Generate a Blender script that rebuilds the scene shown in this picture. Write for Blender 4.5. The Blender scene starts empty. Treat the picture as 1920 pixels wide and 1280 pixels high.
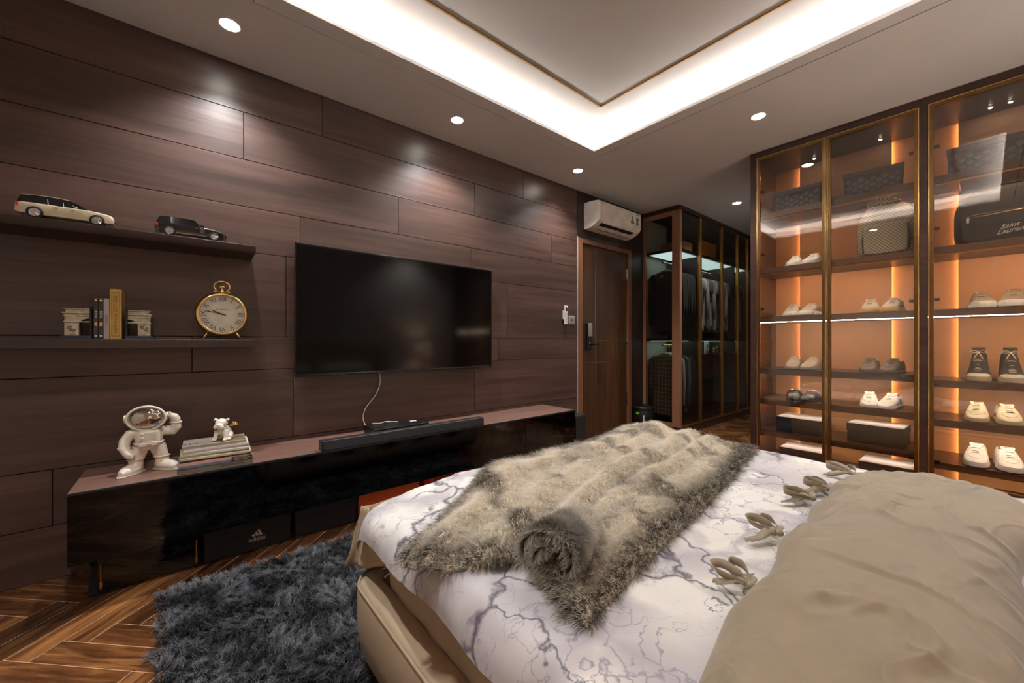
import bpy, math, random
import numpy as np
from math import sin, cos, pi, radians, sqrt, exp
from mathutils import Vector, Matrix, noise as mn
random.seed(4); rng = np.random.default_rng(7)
S = bpy.context.scene; C = S.collection
S.view_settings.view_transform = 'Standard'; S.view_settings.look = 'None'
S.view_settings.gamma = 1.0; S.view_settings.use_curve_mapping = False
S.view_settings.exposure = 1.95
# ------------------------------------------------------------ camera
cd = bpy.data.cameras.new('camera'); cam = bpy.data.objects.new('camera', cd); C.objects.link(cam)
cam.location = (2.7, 0, 1.073); cam.rotation_euler = (pi/2, 0, math.atan2(888, 741))
cd.sensor_width = 36; cd.lens = 741/1920*36; cd.clip_start = 0.02; S.camera = cam
# ------------------------------------------------------------ world: closed room, nothing outside
w = bpy.data.worlds.new('world'); S.world = w; w.use_nodes = True
w.node_tree.nodes['Background'].inputs[0].default_value = (0.02, 0.02, 0.025, 1)
try:
    S.cycles.use_denoising = True; S.cycles.max_bounces = 10; S.cycles.transparent_max_bounces = 24
    S.cycles.sample_clamp_indirect = 6.0; S.cycles.caustics_reflective = False; S.cycles.caustics_refractive = False
except Exception: pass
COVE_E = 24.0        # cove led strength
SPOT_W = 25.0        # downlight watts
LED_E = 30.0         # cabinet shelf led
SEAM_E = 6          # cabinet seam led
CLOSET_E = .34
LAMP_E = .35; LAMP_W = 5      # bedside lamps, the near one added for fill
HC = 2.634           # ceiling height

# ============================================================ helpers
def lin(c):
    c = c/255.0
    return c/12.92 if c <= .04045 else ((c+.055)/1.055)**2.4
def rgb(c): return (lin(c[0]), lin(c[1]), lin(c[2]), 1)
def base(name):
    m = bpy.data.materials.new(name); m.use_nodes = True
    nt = m.node_tree; return m, nt, nt.nodes['Principled BSDF']
def N(nt, t, **kw):
    n = nt.nodes.new(t)
    for k, v in kw.items(): setattr(n, k, v)
    return n
def coords(nt, scale=(1,1,1), rand=True, rot=(0,0,0)):
    tc = N(nt, 'ShaderNodeTexCoord'); mp = N(nt, 'ShaderNodeMapping')
    mp.inputs['Scale'].default_value = scale; mp.inputs['Rotation'].default_value = rot
    if rand:
        oi = N(nt, 'ShaderNodeObjectInfo'); ml = N(nt, 'ShaderNodeMath', operation='MULTIPLY'); ml.inputs[1].default_value = 37.0
        ad = N(nt, 'ShaderNodeVectorMath', operation='ADD')
        nt.links.new(oi.outputs['Random'], ml.inputs[0]); nt.links.new(tc.outputs['Object'], ad.inputs[0])
        nt.links.new(ml.outputs[0], ad.inputs[1]); nt.links.new(ad.outputs[0], mp.inputs['Vector'])
    else: nt.links.new(tc.outputs['Object'], mp.inputs['Vector'])
    return mp.outputs[0]
def ramp(nt, stops, src):
    r = N(nt, 'ShaderNodeValToRGB'); e = r.color_ramp.elements
    while len(e) < len(stops): e.new(0.5)
    for el, (p, c) in zip(e, stops): el.position = p; el.color = c if len(c) == 4 else rgb(c)
    nt.links.new(src, r.inputs[0]); return r.outputs[0]
def mat(name, col, rough=.5, metal=0, var=.12, vs=9, bump=0, bs=60, coat=0, sheen=0, spec=.5, emit=None, es=0):
    m, nt, b = base(name)
    c = rgb(col)
    b.inputs['Roughness'].default_value = rough; b.inputs['Metallic'].default_value = metal
    b.inputs['Specular IOR Level'].default_value = spec
    if coat: b.inputs['Coat Weight'].default_value = coat; b.inputs['Coat Roughness'].default_value = .05
    if sheen: b.inputs['Sheen Weight'].default_value = sheen
    if emit: b.inputs['Emission Color'].default_value = rgb(emit); b.inputs['Emission Strength'].default_value = es
    v = coords(nt)
    n = N(nt, 'ShaderNodeTexNoise'); n.inputs['Scale'].default_value = vs; n.inputs['Detail'].default_value = 4
    nt.links.new(v, n.inputs['Vector'])
    d = tuple(x*(1-var) for x in c[:3])+(1,); l = tuple(min(1, x*(1+var)) for x in c[:3])+(1,)
    nt.links.new(ramp(nt, [(.3, d), (.7, l)], n.outputs[0]), b.inputs['Base Color'])
    if bump:
        n2 = N(nt, 'ShaderNodeTexNoise'); n2.inputs['Scale'].default_value = bs; n2.inputs['Detail'].default_value = 3
        nt.links.new(v, n2.inputs['Vector'])
        bp = N(nt, 'ShaderNodeBump'); bp.inputs['Strength'].default_value = bump; bp.inputs['Distance'].default_value = .01
        nt.links.new(n2.outputs[0], bp.inputs['Height']); nt.links.new(bp.outputs[0], b.inputs['Normal'])
    return m
def wood(name, c1, c2, c3, scale=(40, 2.2, 40), rough=.4, bump=.1, coat=0, tint=.0, spec=.5, knots=0):
    m, nt, b = base(name); v = coords(nt, scale)
    n = N(nt, 'ShaderNodeTexNoise'); n.inputs['Scale'].default_value = 1.0; n.inputs['Detail'].default_value = 9
    n.inputs['Roughness'].default_value = .62; n.inputs['Distortion'].default_value = .6
    nt.links.new(v, n.inputs['Vector'])
    n3 = N(nt, 'ShaderNodeTexNoise'); n3.inputs['Scale'].default_value = .16; n3.inputs['Detail'].default_value = 3
    n3.inputs['Distortion'].default_value = 1.2
    nt.links.new(v, n3.inputs['Vector'])
    ad = N(nt, 'ShaderNodeMath', operation='ADD'); ad.use_clamp = False
    m1 = N(nt, 'ShaderNodeMath', operation='MULTIPLY'); m1.inputs[1].default_value = .55
    m2 = N(nt, 'ShaderNodeMath', operation='MULTIPLY'); m2.inputs[1].default_value = .45
    nt.links.new(n.outputs[0], m1.inputs[0]); nt.links.new(n3.outputs[0], m2.inputs[0])
    nt.links.new(m1.outputs[0], ad.inputs[0]); nt.links.new(m2.outputs[0], ad.inputs[1])
    col = ramp(nt, [(.34, c1), (.5, c2), (.66, c3)], ad.outputs[0])
    if tint:
        oi = N(nt, 'ShaderNodeObjectInfo'); hs = N(nt, 'ShaderNodeHueSaturation')
        mr = N(nt, 'ShaderNodeMapRange'); mr.inputs['To Min'].default_value = 1-tint; mr.inputs['To Max'].default_value = 1+tint
        nt.links.new(oi.outputs['Random'], mr.inputs[0]); nt.links.new(mr.outputs[0], hs.inputs['Value'])
        nt.links.new(col, hs.inputs['Color']); col = hs.outputs[0]
    nt.links.new(col, b.inputs['Base Color'])
    mr = N(nt, 'ShaderNodeMapRange'); mr.inputs['To Min'].default_value = rough-.07; mr.inputs['To Max'].default_value = rough+.09
    nt.links.new(n.outputs[0], mr.inputs[0]); nt.links.new(mr.outputs[0], b.inputs['Roughness'])
    b.inputs['Specular IOR Level'].default_value = spec
    if coat: b.inputs['Coat Weight'].default_value = coat; b.inputs['Coat Roughness'].default_value = .08
    bp = N(nt, 'ShaderNodeBump'); bp.inputs['Strength'].default_value = bump; bp.inputs['Distance'].default_value = .004
    nt.links.new(n.outputs[0], bp.inputs['Height']); nt.links.new(bp.outputs[0], b.inputs['Normal'])
    return m
def glass(name, tint, refl=1.0, f0=.045, rough=0.0):
    m = bpy.data.materials.new(name); m.use_nodes = True; nt = m.node_tree; nt.nodes.clear()
    out = N(nt, 'ShaderNodeOutputMaterial'); mx = N(nt, 'ShaderNodeMixShader')
    tr = N(nt, 'ShaderNodeBsdfTransparent'); gl = N(nt, 'ShaderNodeBsdfGlossy')
    tr.inputs[0].default_value = (*tint, 1); gl.inputs[0].default_value = (refl, refl, refl, 1); gl.inputs['Roughness'].default_value = rough
    lw = N(nt, 'ShaderNodeLayerWeight'); pw = N(nt, 'ShaderNodeMath', operation='POWER'); pw.inputs[1].default_value = 5
    ma = N(nt, 'ShaderNodeMath', operation='MULTIPLY_ADD'); ma.inputs[1].default_value = 1-f0; ma.inputs[2].default_value = f0
    nt.links.new(lw.outputs['Facing'], pw.inputs[0]); nt.links.new(pw.outputs[0], ma.inputs[0])
    nt.links.new(ma.outputs[0], mx.inputs[0]); nt.links.new(tr.outputs[0], mx.inputs[1]); nt.links.new(gl.outputs[0], mx.inputs[2])
    nt.links.new(mx.outputs[0], out.inputs[0]); return m
def emis(name, col, s):
    m, nt, b = base(name)
    b.inputs['Base Color'].default_value = rgb(col); b.inputs['Emission Color'].default_value = rgb(col); b.inputs['Emission Strength'].default_value = s
    return m

class MB:
    def __init__(s): s.v = []; s.f = []; s.m = []
    def add(s, vs, fs, mi=0):
        o = len(s.v); s.v += [tuple(p) for p in vs]; s.f += [tuple(i+o for i in f) for f in fs]; s.m += [mi]*len(fs); return s
    def box(s, x0, x1, y0, y1, z0, z1, mi=0, M=None):
        vs = [Vector((x, y, z)) for x in (x0, x1) for y in (y0, y1) for z in (z0, z1)]
        if M: vs = [M @ p for p in vs]
        return s.add(vs, [(0,1,3,2), (4,6,7,5), (0,4,5,1), (2,3,7,6), (0,2,6,4), (1,5,7,3)], mi)
    def prism(s, poly, ax, a, b, mi=0):
        n = len(poly)
        def P(p, t):
            return {'x': (t, p[0], p[1]), 'y': (p[0], t, p[1]), 'z': (p[0], p[1], t)}[ax]
        vs = [P(p, a) for p in poly]+[P(p, b) for p in poly]
        fs = [(i, (i+1) % n, n+(i+1) % n, n+i) for i in range(n)]+[tuple(range(n))[::-1], tuple(range(n, 2*n))]
        return s.add(vs, fs, mi)
    def loft(s, rings, cap=True, closed=True, mi=0):
        n = len(rings[0]); vs = [p for r in rings for p in r]; fs = []
        for i in range(len(rings)-1):
            for j in range(n if closed else n-1):
                k = (j+1) % n
                fs.append((i*n+j, i*n+k, (i+1)*n+k, (i+1)*n+j))
        if cap: fs += [tuple(range(n))[::-1], tuple(range((len(rings)-1)*n, len(rings)*n))]
        return s.add(vs, fs, mi)
    def tube(s, pts, r, n=8, cap=True, mi=0, closed=False):
        pts = [Vector(p) for p in pts]; R = r if isinstance(r, (list, tuple)) else [r]*len(pts)
        rings = []; up = Vector((0, 0, 1)); L = len(pts)
        pu = None
        for i, p in enumerate(pts):
            if closed: t = pts[(i+1) % L]-pts[i-1]
            else: t = pts[min(i+1, L-1)]-pts[max(i-1, 0)]
            if t.length < 1e-9: t = Vector((0, 0, 1))
            t.normalize()
            if pu is None: pu = t.cross(up if abs(t.z) < .95 else Vector((1, 0, 0))).normalized()
            else: pu = (pu-t*pu.dot(t)).normalized()
            v = t.cross(pu)
            rings.append([p+(pu*cos(2*pi*k/n)+v*sin(2*pi*k/n))*R[i] for k in range(n)])
        if closed: rings.append(rings[0]); cap = False
        return s.loft(rings, cap, True, mi)
    def lathe(s, prof, c=(0,0,0), ax='z', n=24, mi=0, cap=True):
        rings = []
        for r, h in prof:
            ring = []
            for k in range(n):
                a = 2*pi*k/n; x, y = r*cos(a), r*sin(a)
                p = {'z': (x, y, h), 'x': (h, x, y), 'y': (x, h, y)}[ax]
                ring.append((p[0]+c[0], p[1]+c[1], p[2]+c[2]))
            rings.append(ring)
        return s.loft(rings, cap, True, mi)
    def ell(s, c, r, n=16, m=10, M=None, mi=0):
        rings = []
        for i in range(m+1):
            a = -pi/2+pi*i/m; rr = max(cos(a), .001)
            ring = [Vector((rr*cos(2*pi*k/n)*r[0], rr*sin(2*pi*k/n)*r[1], sin(a)*r[2])) for k in range(n)]
            if M: ring = [M @ p for p in ring]
            rings.append([p+Vector(c) for p in ring])
        return s.loft(rings, True, True, mi)
    def grid(s, fn, nu, nv, mi=0):
        vs = [fn(i/nu, j/nv) for i in range(nu+1) for j in range(nv+1)]
        fs = [(i*(nv+1)+j, (i+1)*(nv+1)+j, (i+1)*(nv+1)+j+1, i*(nv+1)+j+1) for i in range(nu) for j in range(nv)]
        return s.add(vs, fs, mi)
    def obj(s, name, m, parent=None, bevel=0, smooth=False, loc=None, segs=2, sub=0, remesh=0, solid=0, **props):
        me = bpy.data.meshes.new(name); me.from_pydata(s.v, [], s.f)
        for x in (m if isinstance(m, (list, tuple)) else [m]): me.materials.append(x)
        if any(s.m): me.polygons.foreach_set('material_index', s.m)
        import bmesh
        b = bmesh.new(); b.from_mesh(me); bmesh.ops.recalc_face_normals(b, faces=b.faces); b.to_mesh(me); b.free()
        if smooth: me.polygons.foreach_set('use_smooth', [True]*len(me.polygons))
        me.update()
        o = bpy.data.objects.new(name, me); C.objects.link(o)
        if parent: o.parent = parent
        if loc: o.location = loc
        if solid: q = o.modifiers.new('solid', 'SOLIDIFY'); q.thickness = solid; q.offset = 0
        if remesh:
            q = o.modifiers.new('r', 'REMESH'); q.mode = 'VOXEL'; q.voxel_size = remesh; q.use_smooth_shade = True
            q = o.modifiers.new('s', 'SMOOTH'); q.iterations = 3; q.factor = .6
        if bevel:
            q = o.modifiers.new('b', 'BEVEL'); q.width = bevel; q.segments = segs; q.limit_method = 'ANGLE'; q.angle_limit = radians(40)
            if not smooth:
                me.polygons.foreach_set('use_smooth', [True]*len(me.polygons)); q.harden_normals = True
        if sub: q = o.modifiers.new('u', 'SUBSURF'); q.levels = sub; q.render_levels = sub
        for k, v in props.items(): o[k] = v
        return o
def tag(o, label, cat, group=None, kind=None):
    o['label'] = label; o['category'] = cat
    if group: o['group'] = group
    if kind: o['kind'] = kind
    return o
def thing(name, label, cat, loc=(0,0,0), rz=0, group=None):
    o = bpy.data.objects.new(name, None); C.objects.link(o); o.location = loc; o.rotation_euler = (0, 0, rz)
    o.empty_display_size = .05
    return tag(o, label, cat, group)
def struct(o, label=None):
    o['kind'] = 'structure'
    if label: o['label'] = label
    return o
def text(body, name, m, parent, size, M, ext=.0004, align='CENTER', label=None, shear=0):
    cu = bpy.data.curves.new(name, 'FONT'); cu.body = body; cu.size = size; cu.extrude = ext; cu.align_x = align; cu.align_y = 'CENTER'
    cu.shear = shear; cu.resolution_u = 3
    tmp = bpy.data.objects.new('tmp', cu); me = bpy.data.meshes.new_from_object(tmp); bpy.data.objects.remove(tmp); me.materials.clear(); me.materials.append(m)
    o = bpy.data.objects.new(name, me); C.objects.link(o); o.parent = parent; o.matrix_local = M
    return o
def basis(o, x, y):
    x = Vector(x).normalized(); y = Vector(y).normalized(); z = x.cross(y)
    M = Matrix((x, y, z)).transposed().to_4x4(); M.translation = Vector(o); return M
def fb(x, y, z=0, o=4): return mn.fractal(Vector((x, y, z)), 1.0, 2.0, o)
def nz(x, y, z=0): return mn.noise(Vector((x, y, z)))
def lerp(a, b, t): return a+(b-a)*t
def poly(pts, t):
    t = max(0, min(1, t))*(len(pts)-1); i = min(int(t), len(pts)-2); f = t-i
    return tuple(lerp(a, b, f) for a, b in zip(pts[i], pts[i+1]))
def sm(pts, t):       # smooth Catmull-Rom through points
    n = len(pts)-1; t = max(0, min(1, t))*n; i = min(int(t), n-1); f = t-i
    p = [pts[max(i-1, 0)], pts[i], pts[i+1], pts[min(i+2, n)]]
    return tuple(.5*((2*b)+(-a+c)*f+(2*a-5*b+4*c-d)*f*f+(-a+3*b-3*c+d)*f**3) for a, b, c, d in zip(*p))

# ============================================================ materials
M_wall = wood('dark_walnut_panel', (54, 38, 32), (74, 53, 45), (94, 69, 60), scale=(26, 1.3, 26), rough=.36, bump=.12, tint=.1, spec=.65)
M_shelf = wood('shelf_walnut', (46, 31, 26), (58, 40, 34), (68, 48, 40), scale=(26, 1.3, 26), rough=.4, bump=.05)
M_groove = mat('groove_black', (12, 9, 8), .8)
M_ctop = wood('console_top_wood', (98, 70, 60), (118, 86, 74), (136, 102, 88), scale=(30, 1.6, 30), rough=.42, bump=.05)
M_door = wood('door_walnut', (48, 28, 14), (68, 42, 22), (90, 58, 32), scale=(24, 24, 1.6), rough=.35, bump=.08)
M_dframe = wood('door_frame_walnut', (96, 62, 38), (118, 78, 50), (134, 92, 60), scale=(30, 30, 1.6), rough=.38, bump=.05)
M_plank = wood('floor_walnut', (40, 22, 13), (96, 58, 31), (160, 108, 62), scale=(4.0, 34, 20), rough=.27, bump=.07, coat=.3, tint=.55)
M_joint = mat('floor_joint', (214, 172, 132), .55)
M_ceil = mat('ceiling_paint', (216, 217, 218), .75, var=.02, vs=3)  # lightened and cooled to offset dim, warm bounce light
M_coveceil = mat('ceiling_paint_dimmed', (166, 158, 149), .7, var=.02, vs=3)  # same paint as the lower ceiling, darkened to offset the cove brightness
M_gold = mat('brushed_gold', (196, 150, 84), .28, 1, var=.1, vs=30)
M_gold2 = mat('polished_gold', (236, 200, 136), .2, 1, var=.05)
M_bronze = mat('bronze_frame', (128, 98, 64), .3, 1, var=.12, vs=20)
M_brown = mat('brown_closet_frame', (150, 106, 76), .45, 0, var=.06)
M_black = mat('black_plastic', (14, 14, 15), .35)
M_gloss = mat('black_lacquer_glass', (3, 3, 4), .03, spec=.5, var=.05)
M_screen = mat('tv_screen', (4, 3, 4), .1, spec=.3, var=.02)
M_matt = mat('matt_black', (24, 24, 26), .6)
M_dgrey = mat('dark_grey_plastic', (32, 34, 36), .42)
M_white = mat('white_plastic', (226, 220, 212), .3)
M_whitew = mat('white_ceramic', (224, 212, 196), .33, coat=.3, var=.03)
M_porc = mat('white_porcelain', (232, 224, 210), .22, coat=.5, var=.03)
M_steel = mat('steel', (190, 190, 190), .22, 1)
M_chrome = mat('mirror_chrome', (200, 190, 180), .03, 1, var=0)
M_cab = wood('cabinet_walnut', (44, 28, 22), (60, 38, 30), (74, 49, 38), scale=(1.6, 30, 30), rough=.34, bump=.04)
M_amber = mat('amber_back_leather', (206, 150, 102), .5, var=.05, vs=4, bump=.04, bs=90)
M_leather = mat('beige_leather', (182, 160, 132), .38, var=.05, bump=.05, bs=160)
M_lining = mat('beige_satin', (170, 150, 118), .42, var=.05, sheen=.2)
M_duvet = mat('beige_duvet_cotton', (150, 134, 108), .55, var=.05, vs=3, sheen=.3, bump=.03, bs=30)
M_matt_side = mat('mattress_cover', (170, 150, 128), .7, var=.05, bump=.08, bs=25)
M_greyin = mat('closet_lining_grey', (184, 182, 168), .6, var=.04)
M_ledw = emis('led_neutral', (255, 253, 252), COVE_E)
M_ledshelf = emis('led_warm_shelf', (255, 230, 200), LED_E)
M_ledseam = emis('led_amber_seam', (255, 222, 160), SEAM_E)
M_ledcl = emis('closet_shelf_glow', (206, 238, 240), CLOSET_E)
M_spotface = emis('downlight_lens', (255, 250, 240), 14)
M_glassdoor = glass('bronze_tinted_glass', (.94, .91, .88), 1.0, .075)
M_glassclo = glass('smoked_glass', (.80, .78, .75), .9, .025)

# marble printed sheet
def marble():
    m, nt, b = base('marble_print_cotton'); v = coords(nt, (1, 1, 1), False, (0, 0, .5))
    L = nt.links.new
    def vein(scale, thick, dist, seed):
        mp = N(nt, 'ShaderNodeMapping'); mp.inputs['Location'].default_value = (seed, seed*1.7, 0); L(v, mp.inputs[0])
        n0 = N(nt, 'ShaderNodeTexNoise'); n0.inputs['Scale'].default_value = scale*1.3; n0.inputs['Detail'].default_value = 6; L(mp.outputs[0], n0.inputs['Vector'])
        sc = N(nt, 'ShaderNodeVectorMath', operation='SCALE'); sc.inputs['Scale'].default_value = dist; L(n0.outputs['Color'], sc.inputs[0])
        ad = N(nt, 'ShaderNodeVectorMath', operation='ADD'); L(mp.outputs[0], ad.inputs[0]); L(sc.outputs[0], ad.inputs[1])
        vo = N(nt, 'ShaderNodeTexVoronoi', feature='DISTANCE_TO_EDGE'); vo.inputs['Scale'].default_value = scale; L(ad.outputs[0], vo.inputs['Vector'])
        md = N(nt, 'ShaderNodeTexNoise'); md.inputs['Scale'].default_value = 3.3; md.inputs['Detail'].default_value = 3; L(mp.outputs[0], md.inputs['Vector'])
        th = N(nt, 'ShaderNodeMapRange'); th.inputs['From Min'].default_value = .42; th.inputs['From Max'].default_value = .68; th.inputs['To Min'].default_value = thick*.12; th.inputs['To Max'].default_value = thick*2.2
        L(md.outputs[0], th.inputs[0])
        dv = N(nt, 'ShaderNodeMath', operation='DIVIDE'); L(vo.outputs['Distance'], dv.inputs[0]); L(th.outputs[0], dv.inputs[1])
        cl = N(nt, 'ShaderNodeMath', operation='MINIMUM'); cl.inputs[1].default_value = 1; L(dv.outputs[0], cl.inputs[0])
        return cl.outputs[0]
    a = vein(3.4, .030, .42, 3.1); c2 = vein(7.5, .026, .35, 8.4); big = vein(2.1, .30, .55, 1.2)
    def mixc(f, dark, light):
        mx = N(nt, 'ShaderNodeMix', data_type='RGBA'); L(f, mx.inputs[0])
        if isinstance(dark, tuple): mx.inputs[6].default_value = rgb(dark)
        else: L(dark, mx.inputs[6])
        if isinstance(light, tuple): mx.inputs[7].default_value = rgb(light)
        else: L(light, mx.inputs[7])
        return mx.outputs[2]
    s1 = mixc(big, (182, 175, 178), (226, 221, 213))
    s2 = mixc(c2, (150, 143, 155), s1)
    s3 = mixc(a, (78, 70, 84), s2)
    L(s3, b.inputs['Base Color']); b.inputs['Roughness'].default_value = .5; b.inputs['Sheen Weight'].default_value = .15
    return m
M_marble = marble()

# ============================================================ setting: floor
def build_floor():
    f = MB().box(-.12, 4.1, -1.05, 7.6, -.08, -.0016).obj('floor', M_joint); struct(f, 'dark walnut herringbone parquet floor with pale joints')
    W, L, g = .096, .48, .0016
    def plank_mesh(nm):
        me = MB().box(-L/2+g, L/2-g, -W/2+g, W/2-g, -.0135, 0).obj(nm, M_plank, None, bevel=.0011, segs=1)
        return me
    proto = plank_mesh('plank'); cands = []
    for k in range(-90, 90):
        for j in range(-16, 16):
            s0 = .177+k*W+j*L; t0 = .641-k*W+j*L
            cands.append((s0+L/2, t0+W/2, 0)); cands.append((s0-W/2, t0+W-L/2, 1))
    vis = []; rest = []
    r2 = sqrt(.5)
    for s, t, kd in cands:
        x = (s+t)*r2; y = (s-t)*r2
        if not (-.05 < x < 4.0 and -.95 < y < 7.5): continue
        ang = pi/4 if kd == 0 else -pi/4
        d1 = (x-.3)**2+(y+.2)**2
        inb = x > 1.75 and .75 < y < 2.0
        sc = min(d1**.5, ((x-.85)**2+((y-5.3)*.8)**2)**.5*.9+.25)
        if (x > .15 and x < .5 and -.4 < y < 1.5): sc = min(sc, .6)
        if inb: sc = 9
        (vis).append((sc, x, y, ang))
    vis.sort(); first = True
    for i, (sc, x, y, a) in enumerate(vis):
        if i < 290:
            o = proto if first else proto.copy()
            if not first: C.objects.link(o)
            first = False
            o.parent = f; o.location = (x, y, 0); o.rotation_euler = (0, 0, a)
        else: rest.append((x, y, a))
    mb = MB()
    for x, y, a in rest:
        mb.box(-L/2+g, L/2-g, -W/2+g, W/2-g, -.0135, 0, M=Matrix.Translation((x, y, 0)) @ Matrix.Rotation(a, 4, 'Z'))
    o = mb.obj('remaining_planks', M_plank2, f); o['kind'] = 'stuff'
M_plank2 = wood('floor_walnut_far', (60, 34, 20), (104, 62, 36), (140, 88, 52), scale=(6, 6, 6), rough=.32, bump=.05, coat=.2)
build_floor()

# walls
def wall_left():
    w_ = struct(MB().box(-.12, -.016, -1.05, 3.136, 0, 2.9).obj('wall_left', M_groove), 'wall clad in wide dark walnut panels with fine grooves')
    rows = [(0, .24, [.9]), (.24, .495, [-.45, 1.2]), (.495, .91, [-1.3, .519, 1.85]), (.91, 1.10, [-1.0, .04, 1.2, 2.1]), (1.10, 1.583, [-1.2, .48, 2.2]),
            (1.583, 1.84, [-.9, .557, 1.815]), (1.84, 2.108, [-.7, 1.191, 2.75]), (2.108, 2.376, [-1.0, .268, 1.852]), (2.376, 2.70, [-.75, .685, 2.386])]
    for z0, z1, seams in rows:
        ys = [-1.05]+[q for q in seams if q > -1.0]+[3.13]
        for a, b in zip(ys, ys[1:]):
            MB().box(-.016, 0, a+.0016, b-.0016, z0+.0016, z1-.0016).obj('wood_panel', M_wall, w_, bevel=.0012, segs=1)
    struct(MB().box(0.0, .004, 3.128, 3.137, 0, 2.16).obj('trim_1', mat('pale_metal_trim', (205, 205, 215), .3, .4)))
    struct(MB().box(-.12, 0, 4.094, 4.35, 0, 2.9).box(-.12, 0, 3.136, 4.094, 2.15, 2.9).obj('wall_front', M_wall2))
M_wall2 = wood('dark_walnut_plain', (36, 24, 20), (44, 30, 25), (52, 36, 30), scale=(20, 20, 1.3), rough=.42, bump=.05)
wall_left()
M_plaster = mat('pale_plaster', (214, 204, 192), .8, var=.05, vs=2)
struct(MB().box(-.12, 4.1, -1.1, -1.0, 0, 2.9).obj('wall_rear', M_plaster))
struct(MB().box(3.45, 3.55, -1.0, 4.2, 0, 2.9).box(3.95, 4.05, 4.2, 7.6, 0, 2.9).obj('wall_right', M_plaster))
struct(MB().box(-.2, 4.5, 7.5, 7.6, 0, 2.9).obj('wall_far', M_plaster))
struct(MB().box(-.2, -.1, 4.35, 7.5, 0, 2.9).box(-.1, .47, 6.6, 6.7, 0, 2.9).obj('wall_closet', M_wall2))
struct(MB().box(1.44, 4.0, 4.2, 4.3, 0, 2.9).box(1.44, 1.54, 4.3, 7.5, 0, 2.9).obj('wall_passage', M_plaster))

# ceiling: lower ring with opening, shadow groove, cove, upper panel
def ceiling():
    X0, X1, Y0, Y1 = .64, 2.80, .35, 2.6
    g = .095; gw = .007
    def ring(mb, a, b, z0, z1):   # a = inner rect, b = outer rect
        mb.box(b[0], a[0], b[2], b[3], z0, z1); mb.box(a[1], b[1], b[2], b[3], z0, z1)
        mb.box(a[0], a[1], b[2], a[2], z0, z1); mb.box(a[0], a[1], a[3], b[3], z0, z1)
    inn = (X0, X1, Y0, Y1); gr = (X0-g, X1+g, Y0-g, Y1+g); gr2 = (X0-g-gw, X1+g+gw, Y0-g-gw, Y1+g+gw)
    c = MB(); ring(c, gr2, (-.15, 4.1, -1.05, 7.55), HC, HC+.02)
    c = c.obj('ceiling', M_ceil); struct(c, 'warm grey painted dropped ceiling around a lit recess')
    l = MB(); ring(l, inn, gr, HC, HC+.02); l.obj('recess_lip', M_ceil, c)
    d = MB(); ring(d, gr, gr2, HC+.012, HC+.02); d.obj('shadow_groove', M_groove, c)
    e = .24
    up = struct(MB().box(X0-e-.05, X1+e+.05, Y0-e-.05, Y1+e+.05, 2.77, 2.81).obj('ceiling_upper', M_coveceil), 'raised ceiling panel lit from its edges')
    s = MB(); ring(s, (X0-e, X1+e, Y0-e, Y1+e), (X0-e-.04, X1+e+.04, Y0-e-.04, Y1+e+.04), HC+.02, 2.77)
    s.obj('cove_side', M_coveceil, up)
    b = MB(); ring(b, (X0-.005, X1+.005, Y0-.005, Y1+.005), (X0-e, X1+e, Y0-e, Y1+e), HC+.02, HC+.024); b.obj('cove_ledge', M_coveceil, up)
    k = MB(); ring(k, (X0-.07, X1+.07, Y0-.07, Y1+.07), (X0-.10, X1+.10, Y0-.10, Y1+.10), HC+.026, HC+.034); k.obj('led_strip', M_ledw, up)
    gx = MB(); q = .285
    ring(gx, (X0+q, X1-q, Y0+q, Y1-q), (X0+q-.011, X1-q+.011, Y0+q-.011, Y1-q+.011), 2.763, 2.77)
    struct(gx.obj('trim_2', M_gold), 'thin gold strip inlaid in the raised ceiling')
ceiling()

# downlights
def downlight(x, y, lab, on=1.0):
    t = thing('downlight', lab, 'light', (x, y, HC), 0, 'recessed ceiling downlights')
    MB().lathe([(.041, 0), (.047, -.0035), (.050, -.0015), (.050, .002)], n=32, cap=False).obj('trim_ring', M_white, t, smooth=True)
    MB().lathe([(.040, -.001), (.039, .002)], n=28).obj('lens', M_spotface, t)
    ld = bpy.data.lights.new('downlight_lamp', 'SPOT'); ld.energy = SPOT_W*on; ld.spot_size = radians(118); ld.spot_blend = .75
    ld.shadow_soft_size = .035; ld.color = (.98, .985, 1)
    o = bpy.data.objects.new('lamp', ld); C.objects.link(o); o.parent = t; o.location = (0, 0, -.012)
for x, y, lab in [(.31, .18, 'recessed downlight above the two model cars'), (.31, 1.49, 'recessed downlight above the television'),
                  (.31, 2.78, 'recessed downlight nearest the air conditioner'), (1.69, 3.07, 'recessed downlight in front of the lit shoe cabinet'),
                  (.90, 4.81, 'recessed downlight in the passage beside the glass wardrobe'), 
                  (3.13, 2.78, 'recessed downlight above the far nightstand'), (1.69, -.12, 'recessed downlight near the rear wall')]:
    downlight(x, y, lab)

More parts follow.
